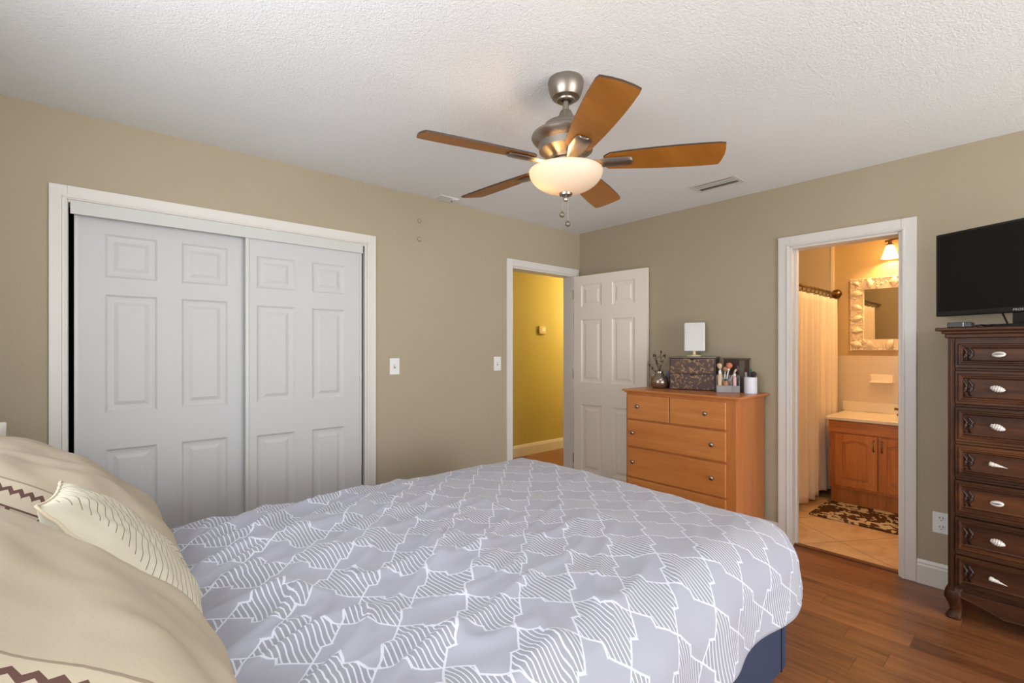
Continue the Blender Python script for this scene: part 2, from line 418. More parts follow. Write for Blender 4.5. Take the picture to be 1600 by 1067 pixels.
# ------------------------------------------------------------------ room shell
H = 2.44; T = 0.12
XB, YR = -4.1, -7.05           # wall behind the bed head, wall behind the camera
m = MB()                       # wall_left (y = 0): closet opening and hall door opening
m.box(XB, -3.632, 0, T, 0, H); m.box(-3.632, -2.17, 0, T, 2.03, H); m.box(-2.17, -0.885, 0, T, 0, H)
m.box(-0.885, -0.095, 0, T, 2.03, H); m.box(-0.095, T, 0, T, 0, H)
struct(m.build('wall_left', tan), 'tan plastered wall with the closet and the hall doorway', 'wall')
m = MB()                       # wall_right (x = 0): bathroom doorway
m.box(0, T, -1.855, 0, 0, H); m.box(0, T, -2.448, -1.855, 2.02, H); m.box(0, T, YR, -2.448, 0, H)
struct(m.build('wall_right', tan), 'tan plastered wall with the bathroom doorway', 'wall')
m = MB()                       # wall_back (x = XB) with an opening for the added head window
m.box(XB - T, XB, YR - T, -3.1, 0, H); m.box(XB - T, XB, -1.3, T, 0, H); m.box(XB - T, XB, -3.1, -1.3, 0, 1.18); m.box(XB - T, XB, -3.1, -1.3, 2.22, H)
struct(m.build('wall_back', tan), 'tan plastered wall behind the bed head', 'wall')
m = MB()                       # wall_rear (y = YR) with the large window
m.box(XB, -3.85, YR - T, YR, 0, H); m.box(-0.25, T, YR - T, YR, 0, H); m.box(-3.85, -0.25, YR - T, YR, 0, 0.1); m.box(-3.85, -0.25, YR - T, YR, 2.26, H)
struct(m.build('wall_rear', tan), 'tan plastered wall behind the camera with a wide window', 'wall')
struct(bx(XB - T, T, YR - T, T, H, H + 0.06).build('ceiling', ceil), 'white textured ceiling', 'ceiling')
struct(bx(XB - T, 0.06, YR - T, -3.6, -0.06, 0).build('floor_bounce', Mat('cream_bounce_floor', (232, 230, 226), 0.6)), 'added pale floor behind the camera that bounces sunlight up', 'floor')  # added pale section, throws sunlight up at the ceiling
struct(bx(XB - T, 0.06, -3.6, 0.06, -0.06, 0).build('floor', floorm), 'brown laminate plank floor', 'floor')
# windows out of view; the one over the bed head is added for fill
glass = Mat('window_glass', (255, 255, 255), 0.0)
tb = glass.n('ShaderNodeBsdfTransparent'); glass.L(tb.outputs[0], glass.t.nodes['Material Output'].inputs[0])
def window(name, x0, x1, y0, y1, z0, z1, axis):
    m = MB(); f = 0.05
    if axis == 'y':
        m.box(x0, x1, y0, y1, z0, z0 + f); m.box(x0, x1, y0, y1, z1 - f, z1)
        for xx in (x0, (x0 + x1 - f) / 2, x1 - f): m.box(xx, xx + f, y0, y1, z0 + f, z1 - f)
    else:
        m.box(x0, x1, y0, y1, z0, z0 + f); m.box(x0, x1, y0, y1, z1 - f, z1)
        for yy in (y0, (y0 + y1 - f) / 2, y1 - f): m.box(x0, x1, yy, yy + f, z0 + f, z1 - f)
    o = struct(m.build(name, white))
    g = bx((x0 + x1) / 2 - 0.003, (x0 + x1) / 2 + 0.003, y0 + f, y1 - f, z0 + f, z1 - f) if axis == 'x' else bx(x0 + f, x1 - f, (y0 + y1) / 2 - 0.003, (y0 + y1) / 2 + 0.003, z0 + f, z1 - f)
    g.build('pane', glass, o)
window('window_1', -3.85, -0.25, YR - 0.09, YR - 0.03, 0.1, 2.26, 'y')
window('window_added', XB - 0.09, XB - 0.03, -3.1, -1.3, 1.18, 2.22, 'x')

# casings
def casing_y(name, x0, x1, ztop, w0, yface=0, jt=0.012, jamb=T, sides=(1, 1), label=None):
    m = MB()
    W = 0.062
    def leg(a, b): m.box(a, b, yface - 0.014, yface, 0, ztop)
    m.box(x0 - W, x0, yface - 0.016, yface, 0, ztop + W)
    m.box(x0 - 0.018, x0 - 0.006, yface - 0.021, yface, 0, ztop + 0.006)
    if sides[1]:
        m.box(x1, x1 + W, yface - 0.016, yface, 0, ztop + W); m.box(x1 + 0.006, x1 + 0.018, yface - 0.021, yface, 0, ztop + 0.006)
    m.box(x0, x1 + (0 if sides[1] else W), yface - 0.016, yface, ztop, ztop + W)
    m.box(x0 - 0.018, x1 + 0.018, yface - 0.021, yface, ztop + 0.006, ztop + 0.018)
    # jambs
    m.box(x0 - 0.001, x0 + jt, yface - 0.004, yface + jamb, 0, ztop); m.box(x1 - 0.012, x1 + 0.001, yface - 0.004, yface + jamb, 0, ztop)
    m.box(x0 + jt, x1 - 0.012, yface - 0.004, yface + jamb, ztop - 0.012, ztop + 0.001)
    return struct(m.build(name, white, bevel=0.003), label, 'trim')
casing_y('trim_1', -3.631, -2.167, 2.027, 0, jt=0.003, label='white casing round the closet')
t2 = casing_y('trim_2', -0.875, -0.088, 2.027, 0, label='white casing round the hall doorway', sides=(1, 1))
m = MB(); W = 0.07                                   # bathroom doorway casing on wall_right
y0, y1, zt = -1.855, -2.448, 2.018
m.box(-0.016, 0, y0, y0 + W, 0, zt + W); m.box(-0.016, 0, y1 - W, y1, 0, zt + W); m.box(-0.016, 0, y1, y0, zt, zt + W)
m.box(-0.021, 0, y0 + 0.006, y0 + 0.018, 0, zt + 0.006); m.box(-0.021, 0, y1 - 0.018, y1 - 0.006, 0, zt + 0.006); m.box(-0.021, 0, y1 - 0.018, y0 + 0.018, zt + 0.006, zt + 0.018)
m.box(-0.004, T, y0 - 0.014, y0 + 0.001, 0, zt); m.box(-0.004, T, y1 - 0.001, y1 + 0.014, 0, zt); m.box(-0.004, T, y1 + 0.014, y0 - 0.014, zt - 0.014, zt + 0.001)
m.box(0.055, 0.09, y0 - 0.026, y0 - 0.012, 0, zt - 0.012)
struct(m.build('trim_3', white, bevel=0.003), 'white casing round the bathroom doorway', 'trim')
# baseboards
def base_profile(fn, L0, L1, hgt=0.135):
    m = MB(); pts = [(0, 0), (0.016, 0), (0.016, hgt - 0.032), (0.012, hgt - 0.024), (0.012, hgt - 0.014), (0.006, hgt), (0, hgt)]
    m.poly_prism(pts, fn, L0, L1); return m
bl = base_profile(lambda a, b, t: (t, -a, b), -2.105, -0.938)
bl.poly_prism([(0, 0), (0.016, 0), (0.016, 0.103), (0.006, 0.135), (0, 0.135)], lambda a, b, t: (t, -a, b), XB, -3.69)
struct(bl.build('baseboard_left', white), 'white baseboard along the closet wall', 'baseboard')
br = base_profile(lambda a, b, t: (-a, t, b), -1.784, -0.002)
br.poly_prism([(0, 0), (0.016, 0), (0.016, 0.103), (0.012, 0.111), (0.012, 0.121), (0.006, 0.135), (0, 0.135)], lambda a, b, t: (-a, t, b), YR, -2.519)
struct(br.build('baseboard_right', white), 'white baseboard along the bathroom wall', 'baseboard')
bb = base_profile(lambda a, b, t: (XB + a, t, b), YR, -0.02); struct(bb.build('baseboard_back', white))

# ------------------------------------------------------------------ doors
PROF = [(0, 0), (0.010, 0.007), (0.022, 0.009), (0.034, 0.009), (0.052, 0.003)]
def six_panel(name, fn, w_, h_, t, sb, zb, mat, parent=None):
    m = MB(); sB = [0] + sb + [w_]; zB = [0] + zb + [h_]
    pan = {(i, j) for i in (1, 3) for j in (1, 3, 5)}
    m.panel_face(fn, sB, zB, pan, PROF)
    m.panel_face(lambda a, b, d: fn(a, b, t - d), sB, zB, pan, PROF)
    A = [fn(0, 0, 0), fn(w_, 0, 0), fn(w_, h_, 0), fn(0, h_, 0)]; B = [fn(0, 0, t), fn(w_, 0, t), fn(w_, h_, t), fn(0, h_, t)]
    a = [m.bm.verts.new(p) for p in A]; b = [m.bm.verts.new(p) for p in B]
    for k in range(4): m.bm.faces.new((a[k], a[(k + 1) % 4], b[(k + 1) % 4], b[k]))
    return m.build(name, mat, parent)
Z6 = [0.19, 0.815, 1.00, 1.58, 1.67, 1.885]
Z6 = [0.19, 0.825, 1.012, 1.588, 1.685, 1.875]
d = six_panel('door_2', lambda s, z, dd: (-3.606 + s, 0.055 + dd, 0.012 + z), 0.745, 1.985, 0.033, [0.11, 0.318, 0.423, 0.639], [a - 0.012 for a in [0.19, 0.833, 1.016, 1.599, 1.684, 1.898]], closetwhite)
struct(d, 'left sliding six-panel white closet door', 'door')
m = MB(); m.box(-3.608, -3.592, 0.049, 0.055, 0.012, 1.99); m.box(-2.879, -2.863, 0.049, 0.055, 0.012, 1.99); m.build('edge_stile', trackwhite, d)
d = six_panel('door_3', lambda s, z, dd: (-2.886 + s, 0.012 + dd, 0.012 + z), 0.688, 1.985, 0.033, [0.058, 0.268, 0.370, 0.577], [a - 0.012 for a in [0.19, 0.830, 1.016, 1.583, 1.683, 1.869]], closetwhite)
struct(d, 'right sliding six-panel white closet door', 'door')
m = MB(); m.box(-2.888, -2.868, 0.004, 0.012, 0.012, 1.99); m.box(-2.212, -2.196, 0.006, 0.012, 0.012, 1.99); m.build('edge_stile', trackwhite, d, bevel=0.003)
struct(bx(-3.621, -2.192, -0.006, 0.006, 1.963, 2.024).build('trim_4', trackwhite, bevel=0.002), 'white metal track valance over the closet doors', 'trim')
m = MB(); m.box(-3.95, -1.9, 0.7, 0.75, 0, H); m.box(-3.95, -3.9, T, 0.7, 0, H); m.box(-1.95, -1.9, T, 0.7, 0, H); m.box(-3.95, -1.9, T, 0.75, H, H + 0.05); m.box(-3.95, -1.9, 0.06, 0.75, -0.05, 0)
struct(m.build('wall_closet', darkm))
# hall door: hinged by the corner, standing open
ha = Vector((-0.100, -0.015)); hb = Vector((-0.052, -0.777)); hd = (hb - ha).normalized(); hn = Vector((-hd.y, hd.x))
if hn.x < 0: hn = -hn
d = six_panel('door_1', lambda s, z, dd: (ha.x + hd.x * s + hn.x * dd, ha.y + hd.y * s + hn.y * dd, 0.012 + z), 0.765, 2.0, 0.035,
              [0.085, 0.315, 0.422, 0.652], [a - 0.012 for a in [0.19, 0.812, 1.018, 1.604, 1.722, 1.928]], doorwhite)
struct(d, 'open six-panel white door by the room corner', 'door')
m = MB()
for zz in (0.25, 1.05, 1.8): m.lathe([(0, 0), (0.006, 0), (0.006, 0.09), (0, 0.09)], (ha.x + 0.002, ha.y + 0.008, zz), 10)
m.build('hinge', nickel, d)
kp = Vector((ha.x + hd.x * 0.70, ha.y + hd.y * 0.70, 0.96))
MB().lathe([(0, 0), (0.028, 0), (0.028, -0.006), (0.011, -0.01), (0.011, -0.03), (0.026, -0.042), (0.026, -0.056), (0, -0.064)], kp, 20, 'x').build('door_knob', nickel, d, autos=40)

# ------------------------------------------------------------------ hall beyond the doorway
YH = 1.34
struct(bx(-1.9, 2.6, YH, YH + T, 0, H).build('wall_hall', hallpaint), 'yellow hall wall seen through the open doorway', 'wall')
m = MB(); m.box(-2.0, -1.9, T, YH + T, 0, H); m.box(2.6, 2.7, T, YH + T, 0, H); m.box(T, 2.7, T - 0.1, T, 0, H)
struct(m.build('wall_hall_end', hallpaint))
struct(bx(-1.9, 2.7, 0.06, YH + T, -0.06, 0).build('floor_hall', floorm), 'brown plank floor of the hall', 'floor')
struct(bx(-1.9, 2.7, T, YH + T, H, H + 0.06).build('ceiling_hall', ceil))
bb = base_profile(lambda a, b, t: (t, YH - a, b), -1.9, 2.6, 0.14); struct(bb.build('baseboard_hall', white), 'white baseboard along the hall wall', 'baseboard')
t = thing('thermostat', 'small square thermostat on the yellow hall wall', 'thermostat', (0.815, YH, 1.52))
bx(0.755, 0.875, YH - 0.028, YH, 1.52, 1.62).build('case', Mat('beige_plastic', (206, 186, 140), 0.4), t, bevel=0.006)
bx(0.80, 0.862, YH - 0.031, YH - 0.027, 1.555, 1.60).build('display', Mat('pale_display', (240, 232, 205), 0.2), t)

# ------------------------------------------------------------------ bathroom beyond the right wall
XW = 1.85; YA, YZ = -0.75, -3.1
m = MB(); m.box(XW, XW + T, YZ, YA, 0, H)
struct(m.build('wall_bathroom_far', bathpaint), 'cream bathroom wall behind the vanity', 'wall')
m = MB(); m.box(T, XW, YA, YA + 0.1, 0, H); struct(m.build('wall_bathroom_left', walltile))
m = MB(); m.box(T, XW, YZ - 0.1, YZ, 0, H); struct(m.build('wall_bathroom_right', bathpaint))
struct(bx(0.058, XW, YZ, YA, -0.06, 0.004).build('floor_bathroom', tilem), 'beige tiled bathroom floor', 'floor')
struct(bx(T, XW + T, YZ, YA, H, H + 0.06).build('ceiling_bathroom', ceil))
struct(bx(0.03, 0.07, -2.434, -1.869, 0, 0.010).build('trim_5', Mat('dark_threshold', (110, 66, 38), 0.4)), 'brown threshold strip of the bathroom doorway', 'trim')
m = MB(); m.box(XW - 0.012, XW, YZ, -1.63, 0, 1.265); struct(m.build('trim_6', walltile), 'cream tile wainscot behind the vanity', 'trim')
m = MB(); m.box(XW - 0.012, XW, -1.60, YA, 0, H); struct(m.build('trim_7', walltile), 'cream tile of the tub alcove', 'trim')
struct(bx(XW - 0.022, XW, -1.632, -1.60, 0, H).build('trim_8', Mat('pale_tile_trim', (250, 232, 200), 0.3), bevel=0.004), 'pale upright strip edging the tub alcove tile', 'trim')
# tub
t = thing('bathtub', 'cream bathtub behind the shower curtain', 'bathtub', (0.98, -1.2, 0.004))
m = MB(); m.box(T + 0.005, XW - 0.015, -1.58, -1.53, 0.004, 0.42); m.box(T + 0.005, XW - 0.015, -0.81, -0.755, 0.004, 0.42); m.box(T + 0.005, 0.2, -1.53, -0.81, 0.004, 0.42); m.box(XW - 0.1, XW - 0.015, -1.53, -0.81, 0.004, 0.42); m.box(0.2, XW - 0.1, -1.53, -0.81, 0.004, 0.08)
m.build('basin', ceramic, t, bevel=0.01)
# shower rod, rings, curtain
YC = -1.655
t = thing('shower_curtain_rod', 'bronze rod across the top of the tub alcove', 'rod', (0.98, YC, 1.855))
MB().tube([(T + 0.002, YC, 1.855), (XW - 0.024, YC, 1.855)], 0.0125, 14).build('rod', bronze, t, smooth=True)
MB().lathe([(0.0, 0), (0.042, 0), (0.044, -0.012), (0.034, -0.03), (0.02, -0.045), (0.0125, -0.05)], (XW - 0.0225, YC, 1.855), 22, 'x').build('flange', bronze, t, autos=40)
for k in range(11):
    xx = 0.62 + k * 0.105
    MB().tube([(xx, YC + 0.021 * math.cos(a), 1.852 + 0.026 * math.sin(a) - 0.012) for a in [2 * math.pi * q / 16 for q in range(17)]], 0.0025, 6, False).build('ring', bronze, t, smooth=True)
def curt(i, j):
    s = i / 159; z = 1.80 - j / 30 * 1.735
    amp = 0.018 + 0.032 * (j / 30)
    x = 0.42 + s * 1.36 + 0.02 * (j / 30) * math.sin(s * 21)
    ph = s * 2 * math.pi * 8.5 + 0.7 * math.sin(s * 9)
    y = YC + amp * math.sin(ph) + 0.012 * math.sin(ph * 2.3 + j * 0.05) + 0.012 * (j / 30)
    return (x, y, z + 0.006 * math.sin(s * 40) * (1 if j == 30 else 0))
m = MB(); m.grid(160, 31, curt); o = m.build('shower_curtain', curtain_m, smooth=True)
sm = o.modifiers.new('thick', 'SOLIDIFY'); sm.thickness = 0.002
tag(o, 'long white shower curtain hanging from the bronze rod', 'curtain')
# vanity
VX = 1.27; VY0, VY1 = -1.742, -2.70
t = thing('bathroom_vanity', 'oak bathroom vanity with two arched doors under a cream top', 'vanity', (1.55, -2.2, 0.004))
m = MB(); m.box(VX, XW - 0.014, VY1, VY0, 0.14, 0.72); m.box(VX + 0.05, XW - 0.014, VY1, VY0, 0.004, 0.14); m.build('cabinet_body', oak, t, bevel=0.002)
bx(VX - 0.016, VX, VY1, VY0, 0.618, 0.715).build('apron_rail', oak_h, t, bevel=0.003)
def arch_door(ya, yb, hy):
    dm = MB(); dm.box(VX - 0.010, VX, yb, ya, 0.165, 0.605)
    w_ = ya - yb; f = 0.055
    dm.box(VX - 0.022, VX - 0.010, ya - f, ya, 0.165, 0.605); dm.box(VX - 0.022, VX - 0.010, yb, yb + f, 0.165, 0.605); dm.box(VX - 0.022, VX - 0.010, yb + f, ya - f, 0.165, 0.165 + f)
    arc = [(yb + f + (w_ - 2 * f) * k / 14, 0.535 + 0.03 * math.sin(math.pi * k / 14) - 0.006) for k in range(15)]
    dm.poly_prism([(ya - f, 0.605), (yb + f, 0.605)] + arc, lambda a, b, tt: (tt, a, b), VX - 0.022, VX - 0.010)
    o = dm.build('door', oak, t, bevel=0.003)
    g = 0.018
    arc2 = [(yb + f + g + (w_ - 2 * f - 2 * g) * k / 14, 0.512 + 0.03 * math.sin(math.pi * k / 14)) for k in range(15)]
    pm = MB(); pm.poly_prism([(ya - f - g, 0.165 + f + g), (yb + f + g, 0.165 + f + g)] + arc2, lambda a, b, tt: (tt, a, b), VX - 0.019, VX - 0.009); pm.build('raised_panel', oak, o, bevel=0.006)
    hm = MB(); hm.tube([(VX - 0.022, hy, 0.49), (VX - 0.046, hy, 0.50), (VX - 0.05, hy, 0.535), (VX - 0.046, hy, 0.57), (VX - 0.022, hy, 0.58)], 0.006, 8); hm.build('handle', nickel, o, smooth=True)
arch_door(-1.79, -2.085, -2.062); arch_door(-2.095, -2.39, -2.118)
m = MB(); m.box(VX - 0.006, VX, -1.752, -1.746, 0.48, 0.54); m.build('hinge', nickel, t)
m = MB(); m.box(VX - 0.035, XW - 0.014, VY1, VY0 + 0.025, 0.72, 0.748); m.build('countertop', marble, t, bevel=0.006)
bx(XW - 0.034, XW - 0.014, VY1, VY0 + 0.04, 0.748, 0.838).build('backsplash', marble, t, bevel=0.005)
m = MB(); m.lathe([(0, 0), (0.024, 0), (0.022, 0.03), (0.012, 0.05), (0.012, 0.11)], (1.74, -2.215, 0.748), 16); m.tube([(1.74, -2.215, 0.80), (1.72, -2.215, 0.835), (1.66, -2.215, 0.84), (1.62, -2.215, 0.815)], 0.012, 10)
m.box(1.71, 1.77, -2.30, -2.13, 0.748, 0.763); m.tube([(1.74, -2.145, 0.763), (1.74, -2.145, 0.80), (1.72, -2.115, 0.806)], 0.011, 8); m.build('faucet', bronze, t, autos=40)
m = MB(); m.box(XW - 0.030, XW - 0.0125, -2.10, -1.915, 1.02, 1.10); m.poly_prism([(-0.09, 0), (-0.09, 0.012), (-0.03, 0.014), (-0.018, 0.07), (0, 0.07), (0, 0)], lambda a, b, tt: (XW - 0.028 + a * 0.8, tt, 1.022 + b), -2.09, -1.925)
tag(m.build('soap_dish', ceramic, bevel=0.006), 'cream ceramic soap dish set in the bathroom wall tile', 'soap dish')
# rug
m = MB(); rc = Vector((1.02, -2.16)); 
m.box(0.765, 1.275, -2.66, -1.735, 0.0045, 0.018)
tag(m.build('bath_mat', rug_m, bevel=0.006), 'brown bath mat with pale leaf print before the vanity', 'mat')
# shell mirror
t = thing('shell_mirror', 'mirror in a shell covered frame above the vanity', 'mirror', (XW, -2.10, 1.315))
MY0, MY1, MZ0, MZ1, FW = -1.768, -2.44, 1.318, 1.978, 0.10
m = MB(); x0, x1 = XW - 0.036, XW - 0.0005
m.box(x0, x1, MY0 - FW, MY0, MZ0, MZ1); m.box(x0, x1, MY1, MY1 + FW, MZ0, MZ1); m.box(x0, x1, MY1 + FW, MY0 - FW, MZ0, MZ0 + FW); m.box(x0, x1, MY1 + FW, MY0 - FW, MZ1 - FW, MZ1)
rr = random.Random(3)
def on_frame(k):
    side = k % 4; u_ = rr.random(); w_ = rr.uniform(0.012, FW - 0.012)
    if side == 0: return (MY0 - w_, MZ0 + u_ * (MZ1 - MZ0))
    if side == 1: return (MY0 + u_ * (MY1 - MY0), MZ1 - w_)
    if side == 2: return (MY0 + u_ * (MY1 - MY0), MZ0 + w_)
    return (MY1 + w_, MZ0 + u_ * (MZ1 - MZ0))
for k in range(300):
    yy, zz = on_frame(k); m.ball((x0 - 0.002, yy, zz), rr.uniform(0.006, 0.012), 1, (0.9, rr.uniform(0.7, 1.9), rr.uniform(0.6, 1.3)), Matrix.Rotation(rr.random() * 6, 3, 'X'))
for k in range(44):
    zz = MZ0 + FW + k * (MZ1 - MZ0 - 2 * FW) / 43
    m.ball((x0 - 0.002, MY0 - FW + 0.004, zz), 0.007, 1)
    m.ball((x0 - 0.002, MY0 - 0.004, MZ0 + k * (MZ1 - MZ0) / 43), 0.009, 1)
    yy = MY0 + k * (MY1 - MY0) / 43
    m.ball((x0 - 0.002, yy, MZ0 + 0.004), 0.009, 1); m.ball((x0 - 0.002, yy, MZ1 - 0.004), 0.009, 1)
fr = m.build('frame', shell_m, t, autos=50)
def scallop(yy, zz, r, rot):
    sm = MB()
    def P(i, j):
        a = -1.15 + 2.3 * i / 24; q = j / 8
        rad = r * q * (1.35 + 0.0 * i); ridge = 1 + 0.05 * math.cos(i / 24 * math.pi * 14)
        y2, z2 = rad * math.sin(a), rad * math.cos(a) - r * 0.6
        d = 0.020 * math.sin(math.pi * (0.12 + 0.88 * q) * 0.98) * ridge * (1 - (i / 12 - 1) ** 2 * 0.5) + 0.006
        c, s_ = math.cos(rot), math.sin(rot)
        return (x0 - d, yy + y2 * c - z2 * s_, zz + y2 * s_ + z2 * c)
    sm.grid(25, 9, P); o = sm.build('scallop_shell', shell_m, fr, smooth=True)
    o.modifiers.new('thick', 'SOLIDIFY').thickness = 0.004
for (yy, zz, r, rot) in [(-1.815, 1.935, .026, .7), (-1.818, 1.84, .042, 0), (-1.82, 1.715, .036, .4), (-1.818, 1.61, .036, -.3), (-1.818, 1.50, .036, 0), (-1.815, 1.37, .040, .3),
                        (-1.915, 1.93, .040, 1.4), (-2.10, 1.93, .040, -1.4), (-2.30, 1.93, .038, 1.2), (-1.915, 1.368, .036, 1.5), (-2.07, 1.368, .042, -1.2), (-2.25, 1.368, .036, 1.5), (-2.39, 1.55, .036, 0), (-2.39, 1.75, .036, 0)]:
    scallop(yy, zz, r, rot)
bx(XW - 0.020, XW - 0.004, MY1 + FW - 0.003, MY0 - FW + 0.003, MZ0 + FW - 0.003, MZ1 - FW + 0.003).build('mirror_glass', mirror_m, t)
# sconce: bronze bar with bell shades
t = thing('vanity_light', 'bronze vanity light with frosted bell shades above the mirror', 'lamp', (XW, -2.25, 2.2))
m = MB(); m.lathe([(0, 0), (0.05, 0), (0.048, -0.02), (0.02, -0.03), (0, -0.03)], (XW - 0.0005, -2.25, 2.22), 24, 'x')
m.build('backplate', bronze, t, autos=40)
MB().tube([(XW - 0.028, -2.25, 2.24), (XW - 0.09, -2.25, 2.29)], 0.008, 8).build('stem', bronze, t, smooth=True)
MB().tube([(XW - 0.09, -2.04 - 0.42 * k / 20, 2.285 + 0.012 * math.sin(k / 20 * math.pi * 3)) for k in range(21)], 0.009, 8).build('arm', bronze, t, smooth=True)
for yy in (-2.075, -2.25, -2.425):
    MB().lathe([(0.0, 0.02), (0.012, 0.02), (0.014, 0.0), (0.03, -0.012), (0.024, -0.02)], (XW - 0.09, yy, 2.265), 18).build('socket_cap', bronze, t, autos=40)
    s_ = MB().lathe([(0.024, -0.012), (0.034, -0.03), (0.042, -0.06), (0.054, -0.10), (0.066, -0.13)], (XW - 0.09, yy, 2.262), 26).build('shade', shade_m, t, smooth=True)
    s_.modifiers.new('thick', 'SOLIDIFY').thickness = 0.003
    bulb('vanity_bulb', (XW - 0.09, yy, 2.175), 8.5, WARM, 0.022)

# ------------------------------------------------------------------ ceiling fan
FX, FY = -2.077, -1.703
fan = thing('ceiling_fan', 'five-blade ceiling fan with brushed nickel motor and glowing glass bowl', 'ceiling fan', (FX, FY, 2.44))
MB().lathe([(0, 0), (0.071, 0), (0.074, -0.012), (0.071, -0.035), (0.064, -0.060), (0.056, -0.073), (0.038, -0.080), (0.036, -0.086), (0.024, -0.087), (0.022, -0.078), (0, -0.078)], (FX, FY, 2.44), 40).build('canopy', nickel, fan, autos=35)
MB().lathe([(0.0125, 0), (0.0125, -0.12)], (FX, FY, 2.362), 18).build('downrod', nickel, fan, smooth=True)
MB().lathe([(0.0125, 0.03), (0.022, 0.028), (0.034, 0.0), (0.037, -0.014), (0.060, -0.018), (0.088, -0.030), (0.103, -0.050), (0.106, -0.062), (0.128, -0.066), (0.140, -0.074), (0.142, -0.083), (0.134, -0.096), (0.118, -0.106), (0.112, -0.110), (0.110, -0.138), (0.104, -0.142), (0.086, -0.150), (0.066, -0.162), (0.060, -0.172), (0, -0.172)], (FX, FY, 2.285), 48).build('motor_housing', nickel, fan, autos=28)
MB().lathe([(0.046, 0), (0.05, -0.002), (0.05, -0.018), (0.062, -0.022), (0.062, -0.034), (0, -0.034)], (FX, FY, 2.113), 36).build('light_fitter', nickel, fan, autos=30)
prof = [(0.147, 0.004), (0.152, 0.0)]
prof += [(0.152 * math.cos(a) ** 1.05, -0.090 * math.sin(a) ** 1.0) for a in [R(90) * k / 16 for k in range(1, 16)]] + [(0.012, -0.0895)]
o = MB().lathe(prof, (FX, FY, 2.063), 48).build('light_bowl', bowl_m, fan, smooth=True)
o.modifiers.new('thick', 'SOLIDIFY').thickness = 0.003
MB().lathe([(0, 0.004), (0.028, 0.002), (0.026, -0.006), (0.012, -0.011), (0.008, -0.014), (0.011, -0.020), (0.009, -0.028), (0, -0.031)], (FX, FY, 1.971), 24).build('finial', nickel, fan, autos=40)
for dx, dy, z1, dark in ((-0.010, 0.012, 1.895, 1), (0.006, -0.006, 1.856, 0)):
    c = MB().tube([(FX + dx, FY + dy, 1.966), (FX + dx, FY + dy, z1)], 0.0011, 6).build('pull_chain', nickel, fan)
    MB().lathe([(0, 0.012), (0.004, 0.012), (0.010, 0.004), (0.011, -0.004), (0.006, -0.011), (0, -0.012)], (FX + dx, FY + dy, z1 - 0.008), 14).build('fob', Mat('pewter_fob', (128, 118, 104), 0.4, 0.7), c, smooth=True)
ZB = 2.095; PITCH = R(13)
def blade_pt(s, w_, h_, ang):       # s along radius, w_ across (ccw +), h_ normal
    x, y, z = s, w_ * math.cos(PITCH) + h_ * math.sin(PITCH), -w_ * math.sin(PITCH) + h_ * math.cos(PITCH)
    c, s2 = math.cos(ang), math.sin(ang)
    return (FX + x * c - y * s2, FY + x * s2 + y * c, ZB + z)
for k in range(5):
    ang = R(164.8 - 72 * k)
    KB = 0.924
    outl = [(0.165, -0.030), (0.19, -0.050)] + [(0.19 + 0.45 * q / 10, -0.052 - 0.019 * math.sin(q / 10 * math.pi * 0.62)) for q in range(1, 11)]
    outl += [(0.660, -0.064), (0.668, -0.030), (0.671, 0.005), (0.668, 0.040), (0.661, 0.067)]
    outl += [(0.64 - 0.45 * q / 10, 0.052 + 0.019 * math.sin((1 - q / 10) * math.pi * 0.62)) for q in range(0, 11)] + [(0.165, 0.030)]
    outl = [(a_ * KB, b2_) for a_, b2_ in outl]
    b_ = MB().poly_prism(outl, lambda a, b, t_: blade_pt(a, b, t_, ang), 0.0, 0.007).build('blade', bladewood, fan)
    b_.data.materials.append(bladedge.m)
    for f in b_.data.polygons:
        if len(f.vertices) == 4: f.material_index = 1
    # bracket: flat tapering arm under the blade
    m = MB()
    pts = [(0.050, 0.018, 0.004), (0.09, 0.020, -0.002), (0.13, 0.027, -0.005), (0.17, 0.034, -0.005), (0.235, 0.033, -0.005), (0.258, 0.029, -0.004), (0.268, 0.018, -0.003)]
    rows = []
    for s_, hw, hz in pts:
        rows.append([m.bm.verts.new(blade_pt(s_, wv_, hz + th, ang)) for wv_, th in ((-hw, 0), (-hw * 0.6, -0.008), (hw * 0.6, -0.008), (hw, 0), (0, 0.002))])
    for A, B in zip(rows, rows[1:]):
        for i in range(5): m.bm.faces.new((A[i], A[(i + 1) % 5], B[(i + 1) % 5], B[i]))
    m.bm.faces.new(rows[0]); m.bm.faces.new(rows[-1][::-1])
    m.build('blade_arm', nickel, fan, autos=50, bevel=0.002)
bulb('fan_bulb', (FX - 0.07, FY + 0.045, 2.052), 1.6, (1.0, 0.62, 0.28), 0.03)

